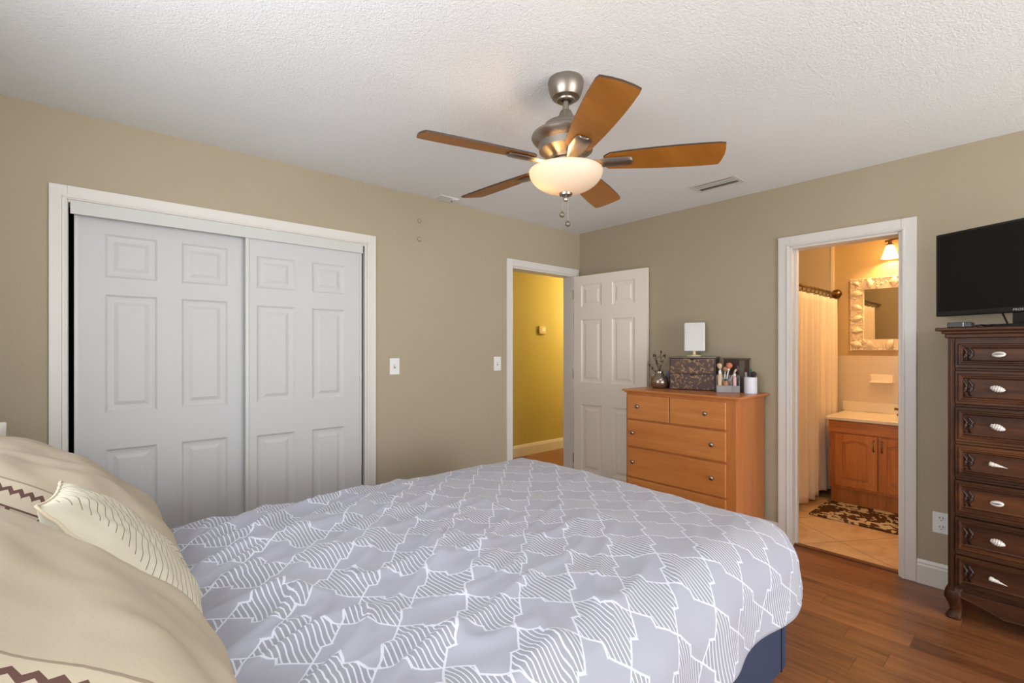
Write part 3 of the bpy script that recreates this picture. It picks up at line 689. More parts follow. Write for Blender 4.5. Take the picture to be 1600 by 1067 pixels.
# ceiling register and sensor plate
t = thing('ceiling_vent', 'white louvred air register on the ceiling near the bathroom wall', 'vent', (-0.385, -1.53, 2.44))
m = MB(); a0, a1, b0, b1 = -0.475, -0.298, -1.685, -1.375
m.box(a0, a1, b0, b0 + 0.025, 2.4365, 2.44); m.box(a0, a1, b1 - 0.025, b1, 2.4365, 2.44); m.box(a0, a0 + 0.028, b0 + 0.025, b1 - 0.025, 2.4365, 2.44); m.box(a1 - 0.028, a1, b0 + 0.025, b1 - 0.025, 2.4365, 2.44)
m.box((a0 + a1) / 2 - 0.010, (a0 + a1) / 2 + 0.010, b0 + 0.025, b1 - 0.025, 2.4345, 2.4385); m.build('frame', white, t, bevel=0.002)
bx(a0 + 0.02, a1 - 0.02, b0 + 0.02, b1 - 0.02, 2.4385, 2.4395).build('duct', slotdark, t)
for xx in (a0 + 0.043, a0 + 0.060, a1 - 0.043, a1 - 0.060):
    sg = 0.004 if xx < (a0 + a1) / 2 else -0.004
    MB().poly_prism([(-0.0015, 0), (0.0015, 0), (0.0012 + sg, -0.003), (-0.0012 + sg, -0.003)], lambda a, b, t_: (xx + a, t_, 2.4385 + b), b0 + 0.025, b1 - 0.025).build('louvre', white, t)
t = thing('ceiling_sensor', 'thin white plate with a tiny sensor on the ceiling above the closet wall', 'sensor', (-1.57, -0.085, 2.44))
bx(-1.66, -1.50, -0.125, -0.035, 2.432, 2.44).build('plate', Mat('ceiling_white_plastic', (218, 219, 217), 0.5), t, bevel=0.003)
bx(-1.555, -1.510, -0.115, -0.05, 2.428, 2.433).build('cover', plate, t, bevel=0.002)
MB().lathe([(0, 0), (0.006, 0), (0.004, -0.006), (0, -0.007)], (-1.535, -0.075, 2.4285), 10).build('sensor_eye', slotdark, t)

# wall plates
def switch(xc, z0, z1, w_, label):
    t = thing('light_switch', label, 'light switch', (xc, 0, z0))
    bx(xc - w_ / 2, xc + w_ / 2, -0.006, -0.0003, z0, z1).build('plate', plate, t, bevel=0.002)
    zc = (z0 + z1) / 2
    bx(xc - 0.005, xc + 0.005, -0.016, -0.006, zc - 0.004, zc + 0.014).build('toggle', plate, t, bevel=0.002)
    m = MB(); m.box(xc - 0.007, xc + 0.007, -0.0066, -0.0055, zc - 0.014, zc + 0.014); m.build('toggle_slot', Mat('grey_slot', (150, 148, 142), 0.6), t)
switch(-1.962, 1.152, 1.266, 0.074, 'white light switch beside the closet casing')
switch(-1.034, 1.152, 1.266, 0.074, 'white light switch beside the hall doorway casing')
t = thing('wall_outlet', 'white double power outlet low beside the tall carved dresser', 'power outlet', (0, -2.622, 0.31))
bx(-0.006, -0.0003, -2.66, -2.586, 0.305, 0.42).build('plate', plate, t, bevel=0.002)
for zz in (0.338, 0.387):
    o = MB().lathe([(0, 0), (0.017, 0), (0.016, -0.003), (0, -0.003)], (-0.0055, -2.623, zz), 20, 'x').build('receptacle', plate, t)
    m = MB(); m.box(-0.0095, -0.0083, -2.632, -2.629, zz, zz + 0.010); m.box(-0.0095, -0.0083, -2.618, -2.615, zz, zz + 0.010); m.box(-0.0095, -0.0083, -2.626, -2.621, zz - 0.011, zz - 0.006); m.build('slot', slotdark, o)
tag(MB().lathe([(0, 0), (0.016, 0), (0.013, -0.006), (0.004, -0.009), (0, -0.009)], (-1.765, -0.0003, 2.256), 14, 'y').build('wall_anchor', tan, smooth=True), 'upper of two painted over wall anchors right of the closet', 'wall anchor')
tag(MB().lathe([(0, 0), (0.018, 0), (0.013, -0.007), (0.004, -0.009), (0, -0.009)], (-1.765, -0.0003, 2.122), 14, 'y').build('wall_anchor', tan, smooth=True), 'lower of two painted over wall anchors right of the closet', 'wall anchor')

# ------------------------------------------------------------------ maple dresser
DX0, DX1, DY0, DY1, DZ = -0.468, -0.022, -0.868, -1.700, 1.023
dr = thing('maple_dresser', 'honey maple chest of drawers between the open door and the bathroom', 'dresser', (-0.245, -1.285, 0))
m = MB(); m.box(DX0, DX1, DY1, DY0, 0.10, DZ - 0.022); m.box(DX0 + 0.02, DX1, DY1 + 0.02, DY0 - 0.02, 0, 0.10); m.build('body', maple_v, dr, bevel=0.003)
m = MB(); pts = [(0, 0.0), (-0.010, 0.004), (-0.022, 0.012), (-0.026, 0.018), (-0.022, 0.023), (0, 0.023)]
m.box(DX0 - 0.020, DX1 + 0.012, DY1 - 0.030, DY0 + 0.030, DZ - 0.014, DZ); m.box(DX0 - 0.008, DX1, DY1 - 0.012, DY0 + 0.012, DZ - 0.024, DZ - 0.013)
m.build('top', maple, dr, bevel=0.004)
def m_drawer(ya, yb, za, zb, knobs):
    o = bx(DX0 - 0.018, DX0 - 0.001, yb, ya, za, zb).build('drawer', maple, dr, bevel=0.005, seg=3)
    for ky in knobs:
        kz = (za + zb) / 2 + 0.008
        MB().lathe([(0, 0), (0.008, 0), (0.006, -0.008), (0.007, -0.012), (0.014, -0.017), (0.015, -0.022), (0.010, -0.027), (0, -0.029)], (DX0 - 0.0175, ky, kz), 20, 'x').build('knob', nickel, o, smooth=True)
dyL, dyM, dyR = -0.888, -1.236, -1.640
m_drawer(dyL, dyM, 0.805, 0.985, (-0.985,)); m_drawer(dyM - 0.006, dyR, 0.805, 0.985, (-1.508,))
m_drawer(dyL, dyR, 0.598, 0.793, (-0.945, -1.552)); m_drawer(dyL, dyR, 0.368, 0.586, (-0.945, -1.552)); m_drawer(dyL, dyR, 0.130, 0.356, (-0.945, -1.552))

TOP = DZ + 0.0005
# brown drawered boxes
t = thing('jewelry_box', 'brown two-drawer keepsake box with golden leaf print on the maple dresser', 'box', (-0.14, -1.25, TOP))
# local frame rotated so the front faces the camera
def rect_frame(cx, cy, ang):
    c, s_ = math.cos(ang), math.sin(ang)
    return lambda a, b, z: (cx + a * c - b * s_, cy + a * s_ + b * c, z)
def rbox(m, F, a0, a1, b0, b1, z0, z1):
    v = [m.bm.verts.new(F(a, b, z)) for a in (a0, a1) for b in (b0, b1) for z in (z0, z1)]
    for f in ((0, 1, 3, 2), (4, 6, 7, 5), (0, 4, 5, 1), (2, 3, 7, 6), (0, 2, 6, 4), (1, 5, 7, 3)): m.bm.faces.new([v[i] for i in f])
    return m
JF = rect_frame(-0.236, -1.095, R(-74))      # a: along front (to the right), b: depth towards the wall
JW, JH = 0.330, 0.250
m = rbox(MB(), JF, 0, JW, 0.006, 0.165, TOP, TOP + JH - 0.012); m.build('carcass', boxdark, t, bevel=0.003)
rbox(MB(), JF, -0.004, JW + 0.004, -0.002, 0.170, TOP + JH - 0.012, TOP + JH).build('lid', boxtop, t, bevel=0.003)
for za in (0.006, 0.122):
    o = rbox(MB(), JF, 0.008, JW - 0.008, -0.002, 0.006, TOP + za, TOP + za + 0.113).build('drawer', boxm, t, bevel=0.003)
    mm = MB(); mm.poly_prism([(0.165 + 0.016 * math.cos(R(180 + 180 * k / 10)), za + 0.111 + 0.014 * math.sin(R(180 + 180 * k / 10))) for k in range(11)], lambda a, b, tt: JF(a, tt, TOP + b), -0.004, -0.0015)
    mm.build('pull_notch', Mat('dark_notch', (24, 16, 14), 0.6), o)
t = thing('dark_makeup_case', 'dark brown glossy case standing behind the clear makeup organizer', 'box', (-0.06, -1.52, TOP))
m = bx(-0.100, -0.026, -1.600, -1.448, TOP, TOP + 0.232); m.build('carcass', boxdark, t, bevel=0.003)
bx(-0.104, -0.024, -1.610, -1.440, TOP + 0.232, TOP + 0.243).build('lid', boxtop, t, bevel=0.002)
bx(-0.104, -0.100, -1.556, -1.550, TOP + 0.14, TOP + 0.19).build('latch', chrome, t)
bx(-0.1035, -0.100, -1.596, -1.562, TOP + 0.004, TOP + 0.225).build('side_strip', boxtop, t)
# lighted mirror standing on the box lid
MF = rect_frame(-0.150, -1.168, R(-74))
jt = TOP + JH + 0.0005
t = thing('makeup_mirror', 'white rectangular light-up mirror on a stem on the keepsake box', 'mirror', (*MF(0.07, 0.05, 0)[:2], jt))
m = MB().lathe([(0, 0), (0.052, 0), (0.052, 0.008), (0.012, 0.012), (0.010, 0.05), (0, 0.05)], MF(0.07, 0.02, jt), 24); m.build('stand', Mat('cream_stem', (226, 206, 168), 0.35), t, autos=40)
def mir(a, b, z): # tilt back a little, lean
    dz = z - (jt + 0.04); p = MF(a - dz * 0.03, b + dz * 0.14, z); return p
mz0, mz1 = jt + 0.040, jt + 0.256
def rbox2(fn, a0, a1, b0, b1, z0, z1):
    m = MB(); v = [m.bm.verts.new(fn(a, b, z)) for a in (a0, a1) for b in (b0, b1) for z in (z0, z1)]
    for f in ((0, 1, 3, 2), (4, 6, 7, 5), (0, 4, 5, 1), (2, 3, 7, 6), (0, 2, 6, 4), (1, 5, 7, 3)): m.bm.faces.new([v[i] for i in f])
    return m
rbox2(mir, 0.0, 0.150, 0.0, 0.014, mz0, mz1).build('mirror_body', plate, t, bevel=0.006)
rbox2(mir, 0.008, 0.142, -0.0012, 0.001, mz0 + 0.008, mz1 - 0.008).build('glass', Mat('pale_mirror_face', (224, 224, 222), 0.25), t)
led = Mat('led_dot', (180, 178, 172), 0.3)
for k in range(8):
    for a in (0.016, 0.134):
        rbox2(mir, a - 0.002, a + 0.002, -0.0025, -0.0008, mz0 + 0.020 + k * 0.024, mz0 + 0.024 + k * 0.024).build('light_dot', led, t)
for a in (0.045, 0.075, 0.105):
    rbox2(mir, a - 0.002, a + 0.002, -0.0025, -0.0008, mz1 - 0.020, mz1 - 0.016).build('light_dot', led, t)
# clear organizer with brushes
OF = rect_frame(-0.240, -1.462, R(-64))
t = thing('acrylic_organizer', 'clear acrylic makeup organizer holding brushes on the maple dresser', 'organizer', (-0.18, -1.53, TOP))
m = MB(); ow, od = 0.150, 0.078
rbox(m, OF, 0, ow, 0, od, TOP, TOP + 0.004); rbox(m, OF, 0, ow, 0, 0.003, TOP + 0.004, TOP + 0.05); rbox(m, OF, 0, ow, od - 0.003, od, TOP + 0.004, TOP + 0.12)
for a in (0, 0.098, ow - 0.003): rbox(m, OF, a, a + 0.003, 0.003, od - 0.003, TOP + 0.004, TOP + 0.115)
rbox(m, OF, 0.003, 0.098, 0.045, 0.048, TOP + 0.004, TOP + 0.10); rbox(m, OF, 0.003, ow - 0.003, 0.003, od - 0.003, TOP + 0.046, TOP + 0.049)
m.build('tray', acrylic, t)
def bottle(a, b, z, r, h, mat, capm, name, label, cat, grp=None):
    p = OF(a, b, z); t = thing(name, label, cat, p, grp)
    MB().lathe([(0, 0), (r, 0), (r, h * 0.68), (r * 0.5, h * 0.76), (r * 0.5, h * 0.8), (0, h * 0.8)], p, 16).build('body', mat, t, autos=40)
    MB().lathe([(r * 0.62, h * 0.78), (r * 0.62, h), (0, h)], p, 14).build('cap', capm, t, autos=40)
bottle(0.022, 0.024, TOP + 0.0495, 0.014, 0.105, Mat('beige_liquid', (214, 188, 152), 0.25), plate, 'foundation_bottle', 'beige foundation bottle at the left of the clear organizer', 'bottle')
bottle(0.060, 0.020, TOP + 0.0495, 0.018, 0.045, Mat('bronze_powder', (176, 126, 84), 0.4), black, 'powder_pot', 'small bronze powder pot with black lid in the clear organizer', 'pot')
bottle(0.118, 0.030, TOP + 0.0495, 0.013, 0.085, Mat('pink_polish', (226, 178, 176), 0.25), plate, 'nail_polish', 'pink polish bottle at the right of the clear organizer', 'bottle')
def brush(name, base, tip, hm, fm, bm_, fr, label, grp=None, flat=1.0):
    A, B = Vector(base), Vector(tip); dirv = (B - A).normalized(); Lh = (B - A).length
    t = thing(name, label, 'brush', A, grp)
    MB().tube([A, A + dirv * (Lh * 0.62)], [0.004, 0.0055], 10).build('handle', hm, t, smooth=True)
    MB().tube([A + dirv * (Lh * 0.62), A + dirv * (Lh * 0.74)], [0.006, fr * 0.5], 10).build('ferrule', fm, t, smooth=True)
    MB().tube([A + dirv * (Lh * 0.74), A + dirv * (Lh * 0.85), A + dirv * (Lh * 0.95), B], [fr * 0.5, fr, fr * 0.92, fr * 0.3], 14).build('bristles', bm_, t, smooth=True)
hw = Mat('white_handle', (232, 228, 222), 0.3)
zz = TOP + 0.0495
brush('makeup_brush', OF(0.045, 0.060, zz), OF(0.018, 0.050, TOP + 0.205), hw, chrome, Mat('cream_bristle', (214, 184, 146), 0.9), 0.017, 'makeup brush with cream fan of bristles in the clear organizer')
brush('makeup_brush', OF(0.062, 0.062, zz), OF(0.088, 0.060, TOP + 0.208), hw, hw, Mat('peach_bristle', (206, 128, 96), 0.9), 0.022, 'makeup brush with large peach bristles in the clear organizer')
brush('makeup_brush', OF(0.052, 0.066, zz), OF(0.060, 0.066, TOP + 0.180), hw, chrome, Mat('tan_bristle', (170, 128, 90), 0.9), 0.016, 'makeup brush with tan bristles between the cream and peach ones')
brush('makeup_brush', OF(0.075, 0.068, zz), OF(0.130, 0.060, TOP + 0.165), hw, chrome, Mat('pale_bristle', (226, 206, 188), 0.9), 0.007, 'slim white makeup brush leaning right in the clear organizer')
# white cup with brushes
cx_, cy_ = -0.130, -1.655
cx_, cy_ = -0.128, -1.650
t = thing('white_cup', 'plain white cylinder cup at the right end of the maple dresser', 'cup', (cx_, cy_, TOP))
MB().lathe([(0, 0), (0.041, 0), (0.041, 0.112), (0.037, 0.112), (0.037, 0.006), (0, 0.006)], (cx_, cy_, TOP), 32).build('body', Mat('white_cup_plastic', (226, 228, 236), 0.4), t, autos=40)
zz = TOP + 0.008
brush('makeup_brush', (cx_ + 0.0, cy_ - 0.012, zz), (cx_ - 0.010, cy_ - 0.024, TOP + 0.152), black, black, Mat('dark_bristle', (66, 50, 48), 0.95), 0.020, 'fluffy dark brush in the white cup')
o = MB().tube([(cx_ + 0.005, cy_ + 0.008, zz), (cx_ + 0.01, cy_ + 0.004, TOP + 0.14), (cx_ + 0.012, cy_ + 0.003, TOP + 0.172)], [0.008, 0.009, 0.005], 12).build('mascara_tube', Mat('teal_tube', (52, 110, 96), 0.3), smooth=True)
tag(o, 'teal cosmetic tube standing in the white cup', 'tube')
o = MB().tube([(cx_ - 0.006, cy_ + 0.02, zz), (cx_ - 0.012, cy_ + 0.028, TOP + 0.145)], 0.007, 12).build('lip_pencil', Mat('silver_tube', (190, 186, 190), 0.3, 0.4), smooth=True)
tag(o, 'silver cosmetic tube standing in the white cup', 'tube')
# glass vase with twigs
vx, vy = -0.212, -0.992
t = thing('glass_vase', 'squat smoky glass vase of dried twigs at the left of the maple dresser', 'vase', (vx, vy, TOP))
o = MB().lathe([(0, 0), (0.045, 0), (0.068, 0.022), (0.074, 0.05), (0.062, 0.085), (0.036, 0.112), (0.030, 0.125), (0.036, 0.135), (0.032, 0.136), (0.026, 0.125), (0.032, 0.11), (0.056, 0.084), (0.068, 0.05), (0.062, 0.024), (0.042, 0.006), (0, 0.006)], (vx, vy, TOP), 36).build('body', smoke, t, smooth=True)
m = MB()
for k in range(3):
    m.tube([(vx + 0.075 * math.cos(k * 2.1 + q * 0.25) * math.sin(0.5 + q * 0.19), vy + 0.075 * math.sin(k * 2.1 + q * 0.25) * math.sin(0.5 + q * 0.19), TOP + 0.012 + q * 0.0085) for q in range(12)], 0.005, 8)
m.build('swirl', chrome, t, smooth=True)
rr = random.Random(11)
for k, (ay, az, c) in enumerate([(0.060, 0.250, 0), (0.035, 0.270, 0), (-0.005, 0.278, 1), (-0.040, 0.262, 1), (-0.062, 0.250, 0), (0.078, 0.190, 0)]):
    base = Vector((vx + rr.uniform(-.012, .012), vy + rr.uniform(-.012, .012), TOP + 0.012)); tip = Vector((vx + rr.uniform(-.03, .03), vy + ay, TOP + az))
    mid_ = (base + tip) / 2 + Vector((rr.uniform(-.01, .01), -ay * 0.28, 0.02))
    pts = [base.lerp(mid_, q / 5) if q <= 5 else mid_.lerp(tip, (q - 5) / 5) for q in range(11)]
    pts = [p + Vector((rr.uniform(-.003, .003), rr.uniform(-.003, .003), 0)) for p in pts]; pts[0] = base
    t = thing('dried_twig', 'thin dried twig standing in the smoky glass vase', 'twig', base, 'dried twigs in the glass vase')
    m = MB().tube(pts, [0.0034 - 0.0002 * q for q in range(11)], 7)
    for q in (6, 8): m.tube([pts[q], pts[q] + Vector((rr.uniform(-.02, .02), rr.uniform(-.03, .03), 0.026))], [0.002, 0.001], 6)
    m.build('stem', twig_m, t, smooth=True)
    for q in (7, 9, 10):
        m = MB(); m.ball(pts[q] + Vector((0, 0.004, 0.004)), 0.0085, 2, (0.7, 0.8, 1.5)); m.build('pod', pod_m if (q + k) % 2 else twig_m, t, smooth=True)
o = MB().lathe([(0, 0), (0.022, 0), (0.026, 0.05), (0.018, 0.09), (0.010, 0.10), (0.010, 0.13), (0, 0.13)], (-0.100, -1.000, TOP), 20).build('blue_bottle', Mat('blue_grey_glass', (120, 124, 160), 0.15), smooth=True)
tag(o, 'small blue bottle between the glass vase and the keepsake box', 'bottle')

# ------------------------------------------------------------------ tall carved dresser
TX, TY0, TY1, TZ = -0.352, -2.690, -3.64, 1.436
td = thing('carved_dresser', 'tall dark carved seven-drawer dresser with seashell knobs under the television', 'dresser', (-0.18, -3.16, 0))
m = MB(); m.box(TX, -0.022, TY1, TY0, 0.135, TZ - 0.05); m.build('body', walnut_v, td, bevel=0.003)
m = MB()
m.box(TX - 0.012, -0.02, TY1 - 0.012, TY0 + 0.012, TZ - 0.052, TZ - 0.030); m.box(TX - 0.024, -0.02, TY1 - 0.024, TY0 + 0.024, TZ - 0.032, TZ - 0.016); m.box(TX - 0.042, -0.018, TY1 - 0.045, TY0 + 0.045, TZ - 0.017, TZ)
m.build('top', walnut, td, bevel=0.006, seg=3)
for ya in (TY0, TY1 + 0.026):
    m = MB(); m.box(TX - 0.014, TX, ya - 0.026, ya, 0.14, TZ - 0.052); m.box(TX - 0.019, TX - 0.013, ya - 0.019, ya - 0.007, 0.16, TZ - 0.06)
    m.build('corner_post', walnut_v, td, bevel=0.003)
PR = [(0, 0), (0.004, 0.006), (0.009, 0.006), (0.014, -0.001), (0.018, -0.001), (0.023, -0.015), (0.026, -0.016)]
dya, dyb = TY0 - 0.028, TY1 + 0.028
kinds = ['cowrie', 'whelk', 'whelk', 'cone', 'cowrie', 'whelk', 'cone']
sep = [1.232, 1.055, 0.872, 0.697, 0.518, 0.332, 0.152]
prevz = 1.378
def shell_knob(kind, ky, kz, parent, seed):
    rk = random.Random(seed); x = TX - 0.006
    m = MB(); m.lathe([(0.006, 0.004), (0.006, -0.014)], (x, ky, kz), 8, 'x')
    if kind == 'cowrie':
        m.ball((x - 0.020, ky, kz), 0.016, 3, (0.72, 1.55, 0.82), Matrix.Rotation(R(6), 3, 'X')); o = m.build('shell_knob', shell_w, parent, smooth=True)
        mm = MB().box(x - 0.033, x - 0.028, ky - 0.019, ky + 0.019, kz - 0.0016, kz + 0.0016)
        return
    pts, rad = [], []
    n = 22
    for q in range(n):
        u_ = q / (n - 1); s_ = (u_ - 0.45) * 0.052
        base = (0.0135 if kind == 'whelk' else 0.0105) * (math.sin(math.pi * min(1, u_ * 1.15 + 0.1)) ** 0.7 if kind == 'whelk' else (1.05 - u_) * (1 if u_ > .12 else u_ / .12))
        pts.append((x - 0.018, ky + 0.0 - s_, kz + 0.006 * (0.5 - u_) * 1.5)); rad.append(max(0.0015, base * (1 + 0.10 * math.sin(u_ * 40))))
    m.tube(pts, rad, 14); m.build('shell_knob', shell_w, parent, smooth=True)
    return
for k in range(7):
    z1 = prevz - 0.009; z0 = sep[k] + 0.009; prevz = sep[k]
    m = MB(); fn = lambda a, b, d: (TX - 0.008 + (-0.006 if d < 0 else 0) * 0 - (-d if d < 0 else -d), dya - a, b)
    wd = dya - dyb
    fn = lambda a, b, d: (TX - 0.020 - d, dya - a, b)
    sb = [0, 0.008, wd - 0.008, wd]; zb = [z0, z0 + 0.012, z1 - 0.012, z1]
    m.panel_face(fn, sb, zb, {(1, 1)}, PR)
    m.slab_sides(fn, wd, z0, z1, -0.020)
    o = m.build('drawer', walnut, td)
    if k < 6:
        m = bx(TX - 0.012, TX, dyb, dya, sep[k] - 0.006, sep[k] + 0.006); m.build('rail', walnut, td, bevel=0.003)
    zc = (z0 + z1) / 2
    for sgn, yc in ((1, dya - 0.046), (-1, dyb + 0.046)):
        m = MB()
        for q in range(2):
            yy = yc + sgn * (-0.012 + q * 0.020) * -1
            m.tube([(TX - 0.008, yy + 0.007 * math.sin(t_ / 10 * math.pi * 2.6), zc - 0.040 + 0.08 * t_ / 10) for t_ in range(11)], [0.004 + 0.004 * math.sin(math.pi * t_ / 10) for t_ in range(11)], 8)
        m.build('carving', carve_m, o, smooth=True)
    for ky, sd in ((-2.862 - (0.006 if k in (0,) else 0), k), (-3.44, k + 20)):
        x = TX - 0.002
        m = MB(); m.lathe([(0.006, 0.002), (0.006, -0.016)], (x, ky, zc), 8, 'x')
        if kinds[k] == 'cowrie':
            m.ball((x - 0.020, ky, zc), 0.016, 3, (0.72, 1.5, 0.85), Matrix.Rotation(R(-4), 3, 'X')); kn = m.build('shell_knob', shell_w, o, smooth=True)
            MB().tube([(x - 0.0335 + 0.004 * abs(q - 3) / 3, ky - 0.017 + 0.034 * q / 6, zc + 0.002) for q in range(7)], [0.0008, 0.0018, 0.0024, 0.0026, 0.0024, 0.0018, 0.0008], 6).build('slit', cowrie_slit, kn)
        else:
            pts, rad = [], []
            for q in range(24):
                u_ = q / 23
                b_ = 0.0155 * math.sin(math.pi * (u_ * 0.86 + 0.10)) ** 0.8 if kinds[k] == 'whelk' else 0.0125 * (1.02 - u_) * min(1, u_ / 0.1 + 0.3)
                L_ = 0.05 if kinds[k] == 'whelk' else 0.062
                pts.append((x - 0.018, ky + (0.45 - u_) * L_, zc + (0.5 - u_) * 0.012 * (1 if k % 2 else 1.4))); rad.append(max(0.0012, b_ * (1 + 0.10 * math.sin(u_ * 38))))
            m.tube(pts, rad, 14); m.build('shell_knob', shell_w, o, smooth=True)
# scalloped apron and cabriole feet
ap = []
N = 60
for q in range(N + 1):
    u_ = q / N; s_ = abs(u_ * 2 - 1)        # 1 at the feet, 0 in the middle
    if s_ > 0.62: zz = 0.118 - 0.055 * (1 - (s_ - 0.62) / 0.38) ** 1.2 
    elif s_ > 0.42: zz = 0.063 + 0.004 * math.sin((s_ - 0.42) / 0.2 * math.pi)
    else: zz = 0.063 - 0.030 * math.sin((1 - s_ / 0.42) * math.pi / 2)
    ap.append((TY0 - 0.03 + (TY1 + 0.03 - TY0 + 0.03) * u_, zz))
MB().poly_prism([(TY1 + 0.03, 0.145), (TY0 - 0.03, 0.145)] + ap, lambda a, b, t_: (t_, a, b), TX - 0.010, TX + 0.012).build('apron', walnut, td, bevel=0.002)
MB().tube([(TX - 0.012, a, b + 0.004) for a, b in ap], 0.004, 8).build('apron_bead', walnut, td, smooth=True)
for fx, fy, sx, sy in ((TX, TY0, -1, 1), (TX, TY1, -1, -1), (-0.06, TY0, 1, 1), (-0.06, TY1, 1, -1)):
    m = MB(); rows = []
    for zz, o_, r_ in ((0.160, 0.0, 0.030), (0.135, 0.008, 0.034), (0.105, 0.012, 0.034), (0.07, 0.004, 0.027), (0.04, 0.000, 0.024), (0.022, 0.006, 0.028), (0.008, 0.010, 0.031), (0.0, 0.009, 0.028)):
        cx2 = fx + (0.026 if sx < 0 else 0.0) + sx * o_; cy2 = fy - sy * 0.028 + sy * o_
        rows.append([m.bm.verts.new((cx2 + r_ * (abs(math.cos(a)) ** 0.6) * (1 if math.cos(a) > 0 else -1), cy2 + r_ * (abs(math.sin(a)) ** 0.6) * (1 if math.sin(a) > 0 else -1), zz)) for a in [2 * math.pi * q / 20 for q in range(20)]])
    for A, B in zip(rows, rows[1:]):
        for q in range(20): m.bm.faces.new((A[q], A[(q + 1) % 20], B[(q + 1) % 20], B[q]))
    m.bm.faces.new(rows[0]); m.bm.faces.new(rows[-1]); m.build('leg', walnut_v, td, autos=50)

# television
tl = Vector((-0.140, -2.617)); tdv = Vector((-0.456, -0.890)).normalized(); tn = Vector((-tdv.y, tdv.x))
if tn.x > 0: tn = -tn
TVW, TV0, TV1 = 0.735, 1.503, 1.940
TF = lambda a, b, z: (tl.x + tdv.x * a + tn.x * b, tl.y + tdv.y * a + tn.y * b, z)
ct = TF(TVW / 2, -0.02, 0)
tv = thing('television', 'black flat television angled on the tall carved dresser', 'television', (ct[0], ct[1], TZ))
m = rbox2(TF, 0, TVW, -0.040, 0, TV0, TV1); m.build('housing', black, tv, bevel=0.004)
rbox2(TF, 0.012, TVW - 0.012, -0.001, 0.0012, TV0 + 0.026, TV1 - 0.012).build('screen', screen, tv)
rbox2(TF, TVW / 2 - 0.045, TVW / 2 + 0.045, -0.035, -0.008, TZ + 0.012, TV0 + 0.002).build('stand_neck', black, tv, bevel=0.003)
m = MB()
for sg in (-1, 1):
    m.tube([TF(TVW / 2 + sg * 0.09, -0.02, TV0 + 0.002), TF(TVW / 2 + sg * 0.045, 0.025, TZ + 0.016)], 0.004, 8)
rbox(m, TF, TVW / 2 - 0.13, TVW / 2 + 0.13, -0.095, 0.045, TZ + 0.0006, TZ + 0.014); m.build('stand_base', black, tv, bevel=0.003)
fc = bpy.data.curves.new('brand_text', 'FONT'); fc.body = 'PROSCAN'; fc.size = 0.015; fc.extrude = 0.0004; fc.align_x = 'CENTER'; fc.space_character = 1.15
to = bpy.data.objects.new('tmp', fc); COL.objects.link(to)
dg = bpy.context.evaluated_depsgraph_get(); me = bpy.data.meshes.new_from_object(to.evaluated_get(dg)); bpy.data.objects.remove(to)
me.name = 'brand_lettering'; bo = bpy.data.objects.new('brand_lettering', me); COL.objects.link(bo); bo.parent = tv
rot = Matrix(((tdv.x, 0, tn.x), (tdv.y, 0, tn.y), (0, 1, 0))).to_4x4()
wp = Vector(TF(TVW / 2, 0.0016, TV0 + 0.008)) - tv.location
me.transform(Matrix.Translation(wp) @ rot); me.materials.clear(); me.materials.append(Mat('pale_lettering', (210, 210, 210), 0.4).m)
t = thing('media_box', 'small flat black media box on the dresser beside the television', 'media player', (-0.27, -2.75, TZ))
bx(-0.345, -0.225, -2.775, -2.685, TZ + 0.0006, TZ + 0.026).build('case', black, t, bevel=0.003)
bx(-0.3465, -0.3448, -2.745, -2.742, TZ + 0.004, TZ + 0.024).build('status_light', Mat('pale_strip', (200, 204, 214), 0.3), t)
o = MB().tube([(-0.30 + 0.012 * math.sin(q), -2.785 - 0.010 * q, TZ + 0.007 + 0.004 * math.sin(q * 0.8) ** 2) for q in range(10)], 0.005, 8).build('cable', black, smooth=True)
tag(o, 'black cable lying on the dresser top under the television', 'cable')

# ------------------------------------------------------------------ bed
BX0, BX1, BY0, BY1 = -4.02, -1.50, -2.345, -0.815    # head, foot, near side, far side
bed = thing('bed', 'bed with a navy fabric base under the grey duvet', 'bed', ((BX0 + BX1) / 2, (BY0 + BY1) / 2, 0))
m = bx(BX0, BX1, BY0, BY1, 0.085, 0.37); m.build('base', navy, bed, bevel=0.012, seg=3)
bx(BX1 - 0.062, BX1 - 0.056, BY0 - 0.003, BY0 + 0.01, 0.09, 0.365).build('base_seam', Mat('dark_seam', (34, 38, 56), 0.9), bed)
for lx in (BX0 + 0.1, BX1 - 0.14):
    for ly in (BY0 + 0.1, BY1 - 0.1): MB().lathe([(0, 0), (0.025, 0), (0.032, 0.085), (0, 0.085)], (lx, ly, 0), 16).build('leg', black, bed, autos=40)
bx(BX0 + 0.005, BX1 - 0.02, BY0 + 0.01, BY1 - 0.01, 0.3705, 0.605).build('mattress', mattm, bed, bevel=0.04, seg=4)
